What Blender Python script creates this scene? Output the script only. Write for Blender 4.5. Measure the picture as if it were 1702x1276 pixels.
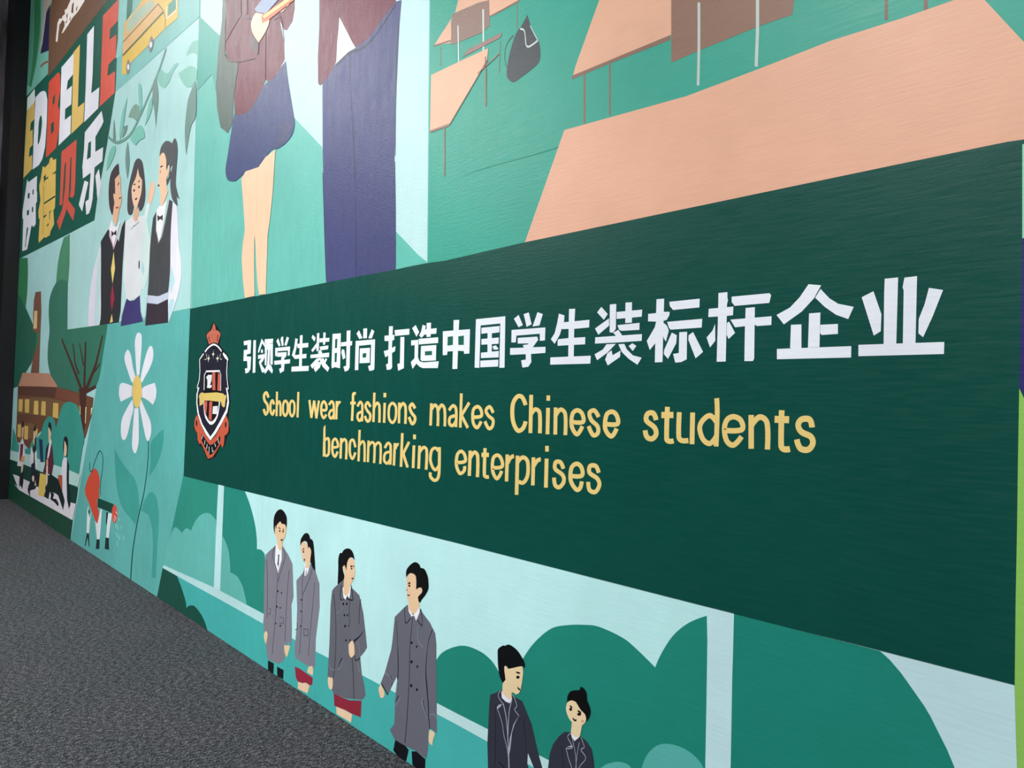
import bpy, bmesh, math
from mathutils import Vector, Matrix
for o in list(bpy.data.objects): bpy.data.objects.remove(o, do_unlink=True)
S = bpy.context.scene
COL = S.collection
# ------------------------------------------------------------------ camera
W, H = 1702.0, 1276.0
F = 1278.0                       # focal length in pixels of the 1702 wide frame
ROLL = math.radians(1.72)
VPX, VPY = -283.0, 633.0         # vanishing point of the wall's horizontals
CAM_H = 1.30
# the camera is level with the horizon through the vanishing point, tilted by ROLL
c, s = math.cos(ROLL), math.sin(ROLL)
def unroll(px, py):
    """frame pixel -> (right, up) about the frame centre after undoing the roll"""
    x, y = px - W/2, -(py - H/2)
    return x*c - y*s, x*s + y*c
vx, vy = unroll(VPX, VPY)
PITCH = math.atan2(-vy, F)
# camera basis in a frame where Y is straight ahead and Z is up
def ray(px, py):
    x, y = unroll(px, py)
    cy, sy = math.cos(PITCH), math.sin(PITCH)
    d = Vector((x, F*cy - y*sy, F*sy + y*cy))
    return d
vd = ray(VPX, VPY)
YAW = math.atan2(vd.x, vd.y)     # direction of the wall relative to straight ahead (negative: to the left)
RZ = Matrix.Rotation(YAW, 3, 'Z')        # turn the world so that the wall runs along +Y
CAM = Vector((0, 0, CAM_H))
def wray(px, py): return (RZ @ ray(px, py)).normalized()
# the wall plane x = WX (the mural lies to the right of the camera); foot line fixes its distance
fr = wray(360, 838 + 0.644*340)
WX = CAM_H * fr.x / -fr.z
def at(px, py, off=0.0):
    d = wray(px, py)
    t = (WX - off) / d.x
    return CAM + d*t
cam = bpy.data.cameras.new('camera'); co = bpy.data.objects.new('camera', cam); COL.objects.link(co)
cam.sensor_fit = 'HORIZONTAL'; cam.sensor_width = 36.0; cam.lens = 36.0*F/W
cam.clip_start = 0.02; cam.clip_end = 100
# camera axes in world
fwd = wray(W/2, H/2)
rt = (wray(W/2+100, H/2)*1.0)
R = RZ @ Matrix.Rotation(PITCH, 3, 'X')
right = R @ Vector((c, s, 0)); 
def axis(px, py): return RZ @ ray(px, py)
X = (axis(W/2+1, H/2) - axis(W/2, H/2)).normalized()
Y = -(axis(W/2, H/2+1) - axis(W/2, H/2)).normalized()
Z = -fwd
co.matrix_world = Matrix(((X.x, Y.x, Z.x, CAM.x), (X.y, Y.y, Z.y, CAM.y), (X.z, Y.z, Z.z, CAM.z), (0, 0, 0, 1)))
S.camera = co
print('WX', WX, 'YAW', math.degrees(YAW), 'PITCH', math.degrees(PITCH))
for p in [(15, 838), (306, 783), (1690, 1136), (1702, 236), (317, 513), (1568, 480), (404, 600)]: print(p, tuple(round(v, 2) for v in at(*p)))
# ------------------------------------------------------------------ light
S.view_settings.view_transform = 'Standard'; S.view_settings.look = 'None'
S.view_settings.gamma = 1.0; S.view_settings.use_curve_mapping = False
S.view_settings.exposure = 0.0
world = bpy.data.worlds.new('room_air'); S.world = world; world.use_nodes = True
world.node_tree.nodes['Background'].inputs[0].default_value = (0.80, 0.92, 1.0, 1)
world.node_tree.nodes['Background'].inputs[1].default_value = 0.06
def area(name, loc, target, sx, sy, power, col):
    l = bpy.data.lights.new(name, 'AREA'); l.shape = 'RECTANGLE'; l.size = sx; l.size_y = sy
    l.energy = power; l.color = col
    o = bpy.data.objects.new(name, l); COL.objects.link(o); o.location = loc
    o.rotation_euler = (Vector(target) - Vector(loc)).to_track_quat('-Z', 'Y').to_euler()
    return o
CEIL = 6.6
area('ceiling_lamps_near', (-3.6, -1.2, 4.6), (1.6, 2.4, .6), 2.5, 3.5, 380, (.97, 1, 1))
area('fill_aimed', (-3.2, 0.6, 4.6), (1.6, 6.4, .3), 1.5, 2.5, 95, (.97, 1, 1)).data.spread = math.radians(75)  # added unseen fill, focused to brighten the far left of the wall
area('fill_side', (-4.6, 3.4, 6.3), (1.6, 3.6, .2), 1.5, 3.0, 180, (.97, 1, 1))  # another added fill, lifts the dim middle-left wall with little mirror sheen
area('ceiling_lamps_middle', (-3.4, 8.8, 6.3), (1.6, 6.0, .2), 2.0, 5.0, 225, (.97, 1, 1))
area('ceiling_lamp_far', (-0.6, 8.8, 5.4), (0.6, 7.6, 0), 1.0, 3.0, 70, (1, 1, .98))
# ------------------------------------------------------------------ materials
def srgb(h):
    h = h.lstrip('#'); r = []
    for i in (0, 2, 4):
        v = int(h[i:i+2], 16)/255
        r.append(v/12.92 if v <= 0.04045 else ((v+0.055)/1.055)**2.4)
    return r
MATS = {}
GAIN = 1.0
def paint(h):
    if h in MATS: return MATS[h]
    m = bpy.data.materials.new('paint_' + h[1:]); m.use_nodes = True; MATS[h] = m
    nt = m.node_tree; N = nt.nodes; L = nt.links; b = N['Principled BSDF']
    col = srgb(h)
    g = N.new('ShaderNodeNewGeometry')
    def noise(scale, sc, detail=4, rough=0.6):
        mp = N.new('ShaderNodeMapping'); mp.inputs['Scale'].default_value = scale
        n = N.new('ShaderNodeTexNoise'); n.inputs['Scale'].default_value = sc; n.inputs['Detail'].default_value = detail; n.inputs['Roughness'].default_value = rough
        L.new(g.outputs['Position'], mp.inputs[0]); L.new(mp.outputs[0], n.inputs[0]); return n
    # uneven hand brushed coat
    n1 = noise((1, 1, 1), 2.2, 5)
    hs = N.new('ShaderNodeMixRGB'); hs.blend_type = 'MULTIPLY'; hs.inputs[0].default_value = 1
    r1 = N.new('ShaderNodeMapRange'); r1.inputs[1].default_value = .3; r1.inputs[2].default_value = .7; r1.inputs[3].default_value = .93; r1.inputs[4].default_value = 1.07
    L.new(n1.outputs[0], r1.inputs[0])
    st = N.new('ShaderNodeMath'); st.operation = 'MULTIPLY_ADD'; st.inputs[1].default_value = .12; st.inputs[2].default_value = .94
    hs.inputs[1].default_value = (*[v*GAIN for v in col], 1); ml = N.new('ShaderNodeMath'); ml.operation = 'MULTIPLY'; L.new(r1.outputs[0], ml.inputs[0]); L.new(st.outputs[0], ml.inputs[1]); L.new(ml.outputs[0], hs.inputs[2]); L.new(hs.outputs[0], b.inputs['Base Color'])
    # brush marks: horizontal drag near, vertical rolled texture far along the wall
    nh = noise((1, 5, 60), 2.4, 4); nv = noise((1, 10, 2.4), 3.0, 5, .72); nf = noise((1, 1, 1), 130, 3, .7)
    sep = N.new('ShaderNodeSeparateXYZ'); L.new(g.outputs['Position'], sep.inputs[0])
    mr = N.new('ShaderNodeMapRange'); mr.inputs[1].default_value = 1.6; mr.inputs[2].default_value = 2.6; L.new(sep.outputs[1], mr.inputs[0])
    mx = N.new('ShaderNodeMixRGB'); L.new(mr.outputs[0], mx.inputs[0]); L.new(nh.outputs[0], mx.inputs[1]); L.new(nv.outputs[0], mx.inputs[2])
    L.new(mx.outputs[0], st.inputs[0])
    ad = N.new('ShaderNodeMixRGB'); ad.inputs[0].default_value = .4; L.new(mx.outputs[0], ad.inputs[1]); L.new(nf.outputs[0], ad.inputs[2])
    sc = N.new('ShaderNodeMath'); sc.operation = 'MULTIPLY_ADD'; L.new(mr.outputs[0], sc.inputs[0]); sc.inputs[1].default_value = .0065; sc.inputs[2].default_value = .0019
    bp = N.new('ShaderNodeBump'); L.new(sc.outputs[0], bp.inputs['Distance']); bp.inputs['Strength'].default_value = .3; bp.inputs['Distance'].default_value = .0019
    L.new(ad.outputs[0], bp.inputs['Height']); L.new(bp.outputs[0], b.inputs['Normal'])
    rr = N.new('ShaderNodeMapRange'); rr.inputs[1].default_value = .3; rr.inputs[2].default_value = .7; rr.inputs[3].default_value = .28; rr.inputs[4].default_value = .42
    L.new(mx.outputs[0], rr.inputs[0]); L.new(rr.outputs[0], b.inputs['Roughness'])
    b.inputs['Specular IOR Level'].default_value = .42
    return m
def plain(name, h, rough=.6, spec=.3):
    m = bpy.data.materials.new(name); m.use_nodes = True; b = m.node_tree.nodes['Principled BSDF']
    b.inputs['Base Color'].default_value = (*srgb(h), 1); b.inputs['Roughness'].default_value = rough; b.inputs['Specular IOR Level'].default_value = spec
    return m
def link(name, bm, mat, parent=None):
    me = bpy.data.meshes.new(name); bm.to_mesh(me); bm.free(); o = bpy.data.objects.new(name, me)
    if mat: me.materials.append(mat)
    COL.objects.link(o)
    if parent:
        o.parent = parent; o.matrix_parent_inverse = Matrix.Identity(4)
    return o
def box(bm, lo, hi):
    vs = [bm.verts.new((x, y, z)) for x in (lo[0], hi[0]) for y in (lo[1], hi[1]) for z in (lo[2], hi[2])]
    for f in ((0,1,3,2), (4,6,7,5), (0,4,5,1), (2,3,7,6), (0,2,6,4), (1,5,7,3)): bm.faces.new([vs[i] for i in f])
    bmesh.ops.recalc_face_normals(bm, faces=bm.faces)
# ------------------------------------------------------------------ the mural: paint shapes traced on the wall plane
def catmull(pts, closed=True, n=6):
    P = [(p[0], p[1]) for p in pts]; Cn = [p[2] for p in pts]; m = len(P); out = []
    for i in range(m if closed else m-1):
        p1, p2 = P[i], P[(i+1) % m]; c1, c2 = Cn[i], Cn[(i+1) % m]
        if not closed: c1 = c1 or i == 0; c2 = c2 or i == m-2
        out.append(p1)
        if c1 and c2: continue
        p0 = P[i-1] if (closed or i > 0) else p1; p3 = P[(i+2) % m] if (closed or i < m-2) else p2
        t1 = (0, 0) if c1 else ((p2[0]-p0[0])/2, (p2[1]-p0[1])/2)
        t2 = (0, 0) if c2 else ((p3[0]-p1[0])/2, (p3[1]-p1[1])/2)
        if c1: t1 = (1.0*(p2[0]-p1[0])-.5*t2[0], 1.0*(p2[1]-p1[1])-.5*t2[1])
        if c2: t2 = (1.0*(p2[0]-p1[0])-.5*t1[0], 1.0*(p2[1]-p1[1])-.5*t1[1])
        # keep tangents shorter than the chord so thin shapes never loop
        ch = math.hypot(p2[0]-p1[0], p2[1]-p1[1])
        def lim(t):
            l = math.hypot(*t); k = 1 if l <= 1.3*ch or l == 0 else 1.3*ch/l; return (t[0]*k, t[1]*k)
        t1, t2 = lim(t1), lim(t2)
        for k in range(1, n):
            u = k/n; a = 2*u**3-3*u*u+1; b = u**3-2*u*u+u; d = -2*u**3+3*u*u; e = u**3-u*u
            out.append((a*p1[0]+b*t1[0]+d*p2[0]+e*t2[0], a*p1[1]+b*t1[1]+d*p2[1]+e*t2[1]))
    if not closed: out.append(P[-1])
    return out
def stroke(pts, w0, w1, kx):
    """strip of quads along a line drawn with a pen kx times narrower than high"""
    q = [(x/kx, y) for x, y in pts]; L = []; R_ = []; n = len(q)
    for i in range(n):
        a = q[max(i-1, 0)]; b = q[min(i+1, n-1)]
        def nrm(u, v):
            dx, dy = v[0]-u[0], v[1]-u[1]; l = math.hypot(dx, dy) or 1; return (-dy/l, dx/l)
        if 0 < i < n-1:
            n1, n2 = nrm(a, q[i]), nrm(q[i], b); mx, my = n1[0]+n2[0], n1[1]+n2[1]; l = math.hypot(mx, my) or 1
            mx, my = mx/l, my/l; cs = max(.5, mx*n1[0]+my*n1[1]); mx, my = mx/cs, my/cs
        else: mx, my = nrm(a, b)
        w = (w0 + (w1-w0)*i/(n-1))/2
        L.append(((q[i][0]+mx*w)*kx, q[i][1]+my*w)); R_.append(((q[i][0]-mx*w)*kx, q[i][1]-my*w))
    return [[L[i], L[i+1], R_[i+1], R_[i]] for i in range(n-1)]
def clean(poly):
    out = []
    for p in poly:
        if not out or abs(p[0]-out[-1][0])+abs(p[1]-out[-1][1]) > 1e-3: out.append(p)
    if abs(out[0][0]-out[-1][0])+abs(out[0][1]-out[-1][1]) < 1e-3: out.pop()
    return out
STEP = 0.00022
THICK = {'facial_feature': 1.7, 'coat_line': 1.3, 'lapel_line': 1.5, 'blazer_piping': 1.15}
PLACED = []
def floor_cut(polys): return polys
def clipz(pts3):
    """cut a wall polygon at the carpet (z = 0) and at the top of the wall"""
    for axis_, lim_, sg in ((2, 0.002, 1), (2, TOP, -1), (1, YR, 1), (1, YL, -1)):
        out = []
        for i in range(len(pts3)):
            a, b = pts3[i], pts3[(i+1) % len(pts3)]; da, db = sg*(a[axis_]-lim_), sg*(b[axis_]-lim_)
            if da >= 0: out.append(a)
            if (da >= 0) != (db >= 0): out.append(a + (b-a)*(da/(da-db)))
        pts3 = out
        if len(pts3) < 3: return []
    return pts3
def build(name, hexcol, polys, parent, level):
    bm = bmesh.new()
    for k, poly in enumerate(polys):
        off = 0.0006 + level*STEP + (k % 12)*0.000008
        P = clipz([at(x, y, off) for x, y in clean(poly)])
        if len(P) < 3: continue
        vs = [bm.verts.new(p) for p in P]
        try: f = bm.faces.new(vs)
        except ValueError: continue
        f.normal_update()
        if f.normal.x > 0: f.normal_flip()
        base = [bm.verts.new(p + Vector((STEP*0.9, 0, 0))) for p in P]
        m = len(P)
        for i in range(m):
            j = (i+1) % m
            e = bm.faces.new((vs[i], vs[j], base[j], base[i]))
    if not bm.faces: bm.free(); return None
    bmesh.ops.recalc_face_normals(bm, faces=[f for f in bm.faces if len(f.verts) == 4 and abs(f.normal.x) < .3])
    bmesh.ops.triangulate(bm, faces=[f for f in bm.faces if len(f.verts) > 4])
    return link(name, bm, paint(hexcol), parent)
def level_of(polys):
    xs = [p[0] for q in polys for p in q]; ys = [p[1] for q in polys for p in q]
    bb = (min(xs), min(ys), max(xs), max(ys)); lv = 0
    for b2, l2 in PLACED:
        if bb[0] < b2[2] and b2[0] < bb[2] and bb[1] < b2[3] and b2[1] < bb[3]: lv = max(lv, l2+1)
    PLACED.append((bb, lv)); return lv
def run(text, root):
    x0 = y0 = 0.0; sc = 1.0; kx = .45; cur = None; part = None
    def flush():
        nonlocal part, cur
        if not cur or not cur['polys']: return
        lv = level_of(cur['polys'])
        par = root if cur['top'] else part
        # a sub-part's separate pieces (buttons, folds, letters of the crest) are separate objects
        cuts = [0] if cur['top'] else cur['cmds']
        for a, b in zip(cuts, cuts[1:] + [len(cur['polys'])]):
            o = build(cur['name'], cur['col'], cur['polys'][a:b], par, lv)
            if o is not None:
                if cur['label']: o['label'] = cur['label']
                if cur['top']: part = o
    for line in text.strip().split('\n'):
        line = line.strip()
        if not line or line.startswith('# '): continue
        op = line[0]
        if op == '@':
            a = [float(v) for v in line[1:].split()]; x0, y0, sc = a[0], a[1], a[2]/1701.0
        elif op == 'k': kx = float(line[1:])
        elif op in '+-':
            flush(); lab = None
            if '|' in line: line, lab = line.split('|'); lab = lab.strip()
            t = line[1:].split(); cur = dict(name=t[0], col=t[1], polys=[], cmds=[], label=lab, top=(op == '+'))
        else:
            t = line[1:].split(); T = lambda x, y: (x0 + x*sc, y0 + y*sc)
            if op == 'e':
                cx, cy, rx, ry = [float(v) for v in ' '.join(t).replace(',', ' ').split()]; cur['cmds'].append(len(cur['polys']))
                if cur['name'] == 'facial_feature': rx *= 1.35; ry *= 1.25
                cur['polys'].append([T(cx+rx*math.cos(a*math.pi/10), cy+ry*math.sin(a*math.pi/10)) for a in range(20)]); continue
            w = None; cur['cmds'].append(len(cur['polys']))
            if op in 'sqr': w = [float(v) for v in t[0].split(':')]; t = t[1:]
            if w and cur['name'] in THICK: w = [v*THICK[cur['name']] for v in w]
            pts = []
            for q in t:
                cn = q.endswith('*'); q = q.rstrip('*').split(','); pts.append((float(q[0]), float(q[1]), cn))
            if op == 'p': cur['polys'].append([T(a, b) for a, b, _ in pts])
            elif op == 'c': cur['polys'].append([T(a, b) for a, b in catmull(pts)])
            else:
                line_ = [(a, b) for a, b, _ in pts] if op == 's' else catmull(pts, False, 5)
                for quad in stroke(line_, w[0], w[-1], kx): cur['polys'].append([T(a, b) for a, b in quad])
    flush()
# ------------------------------------------------------------------ the room
TOP = 6.6; YL = 10.5; YR = -0.6
for p in [(52, 0), (38, 300), (30, 440), (20, 700), (14, 835), (1700, 236), (1690, 1136), (1702, 700)]: print('edge', p, [round(v, 2) for v in at(*p)])
def structure(name, bm, m): o = link(name, bm, m); o['kind'] = 'structure'; return o
bm = bmesh.new(); box(bm, (WX, YR, -.05), (WX+.15, YL+1.2, TOP)); structure('wall_right', bm, paint('#8fc4b8'))
def carpet():
    m = bpy.data.materials.new('carpet_loops'); m.use_nodes = True; nt = m.node_tree; N = nt.nodes; L = nt.links; b = N['Principled BSDF']
    g = N.new('ShaderNodeNewGeometry')
    def noise(scale, sc, detail, rough=.6):
        mp = N.new('ShaderNodeMapping'); mp.inputs['Scale'].default_value = scale; mp.inputs['Rotation'].default_value = (0, 0, .35)
        n = N.new('ShaderNodeTexNoise'); n.inputs['Scale'].default_value = sc; n.inputs['Detail'].default_value = detail; n.inputs['Roughness'].default_value = rough
        L.new(g.outputs['Position'], mp.inputs[0]); L.new(mp.outputs[0], n.inputs[0]); return n
    n1 = noise((1, 1.9, 1), 150, 3, .7); n2 = noise((1, 2.4, 1), 42, 3); n3 = noise((1, 1, 1), 2.0, 3)
    mx = N.new('ShaderNodeMixRGB'); mx.inputs[0].default_value = .35; L.new(n1.outputs[0], mx.inputs[1]); L.new(n2.outputs[0], mx.inputs[2])
    cr = N.new('ShaderNodeValToRGB'); L.new(mx.outputs[0], cr.inputs[0]); e = cr.color_ramp.elements
    e[0].position = .38; e[0].color = (*srgb('#121114'), 1); e[1].position = .64; e[1].color = (*srgb('#a3a1a6'), 1)
    a = e.new(.50); a.color = (*srgb('#39383c'), 1)
    tn = N.new('ShaderNodeMixRGB'); tn.blend_type = 'MULTIPLY'; tn.inputs[0].default_value = .5; L.new(cr.outputs[0], tn.inputs[1])
    c3 = N.new('ShaderNodeValToRGB'); L.new(n3.outputs[0], c3.inputs[0]); c3.color_ramp.elements[0].position = .35; c3.color_ramp.elements[0].color = (.75, .85, .78, 1); c3.color_ramp.elements[1].position = .65; c3.color_ramp.elements[1].color = (1, .95, 1, 1)
    L.new(c3.outputs[0], tn.inputs[2]); L.new(tn.outputs[0], b.inputs['Base Color'])
    bp = N.new('ShaderNodeBump'); bp.inputs['Strength'].default_value = .9; bp.inputs['Distance'].default_value = .006
    L.new(mx.outputs[0], bp.inputs['Height']); L.new(bp.outputs[0], b.inputs['Normal'])
    b.inputs['Roughness'].default_value = .95; b.inputs['Specular IOR Level'].default_value = .15
    return m
bm = bmesh.new(); box(bm, (-5.0, -3.0, -.05), (WX, YL+1.2, 0)); structure('floor', bm, carpet())
bm = bmesh.new(); box(bm, (-5.0, -3.0, TOP), (WX+.15, YL+1.2, TOP+.1)); structure('ceiling', bm, plain('dark_ceiling', '#26282a', .9))
# end wall, dark, with a black corner column in front of it
def dark_wall():
    m = plain('dark_wall_cloth', '#4a4743', .85, .2); nt = m.node_tree; N = nt.nodes; L = nt.links; b = N['Principled BSDF']
    g = N.new('ShaderNodeNewGeometry'); mp = N.new('ShaderNodeMapping'); mp.inputs['Scale'].default_value = (3, 3, .8); n = N.new('ShaderNodeTexNoise'); n.inputs['Scale'].default_value = 1.6; n.inputs['Detail'].default_value = 5
    L.new(g.outputs['Position'], mp.inputs[0]); L.new(mp.outputs[0], n.inputs[0])
    r = N.new('ShaderNodeValToRGB'); L.new(n.outputs[0], r.inputs[0]); r.color_ramp.elements[0].position = .35; r.color_ramp.elements[0].color = (*srgb('#1c1b1a'), 1); r.color_ramp.elements[1].position = .7; r.color_ramp.elements[1].color = (*srgb('#6e6a70'), 1)
    L.new(r.outputs[0], b.inputs['Base Color']); return m
bm = bmesh.new(); box(bm, (-5.0, YL+.55, 0), (WX, YL+.7, TOP)); structure('wall_end', bm, dark_wall())
bm = bmesh.new(); box(bm, (WX-.15, YL, 0), (WX-.001, YL+.55, TOP)); bmesh.ops.bevel(bm, geom=[e for e in bm.edges], offset=.006, segments=2, affect='EDGES'); structure('trim_1', bm, plain('black_column_paint', '#040408', .5))
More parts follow.
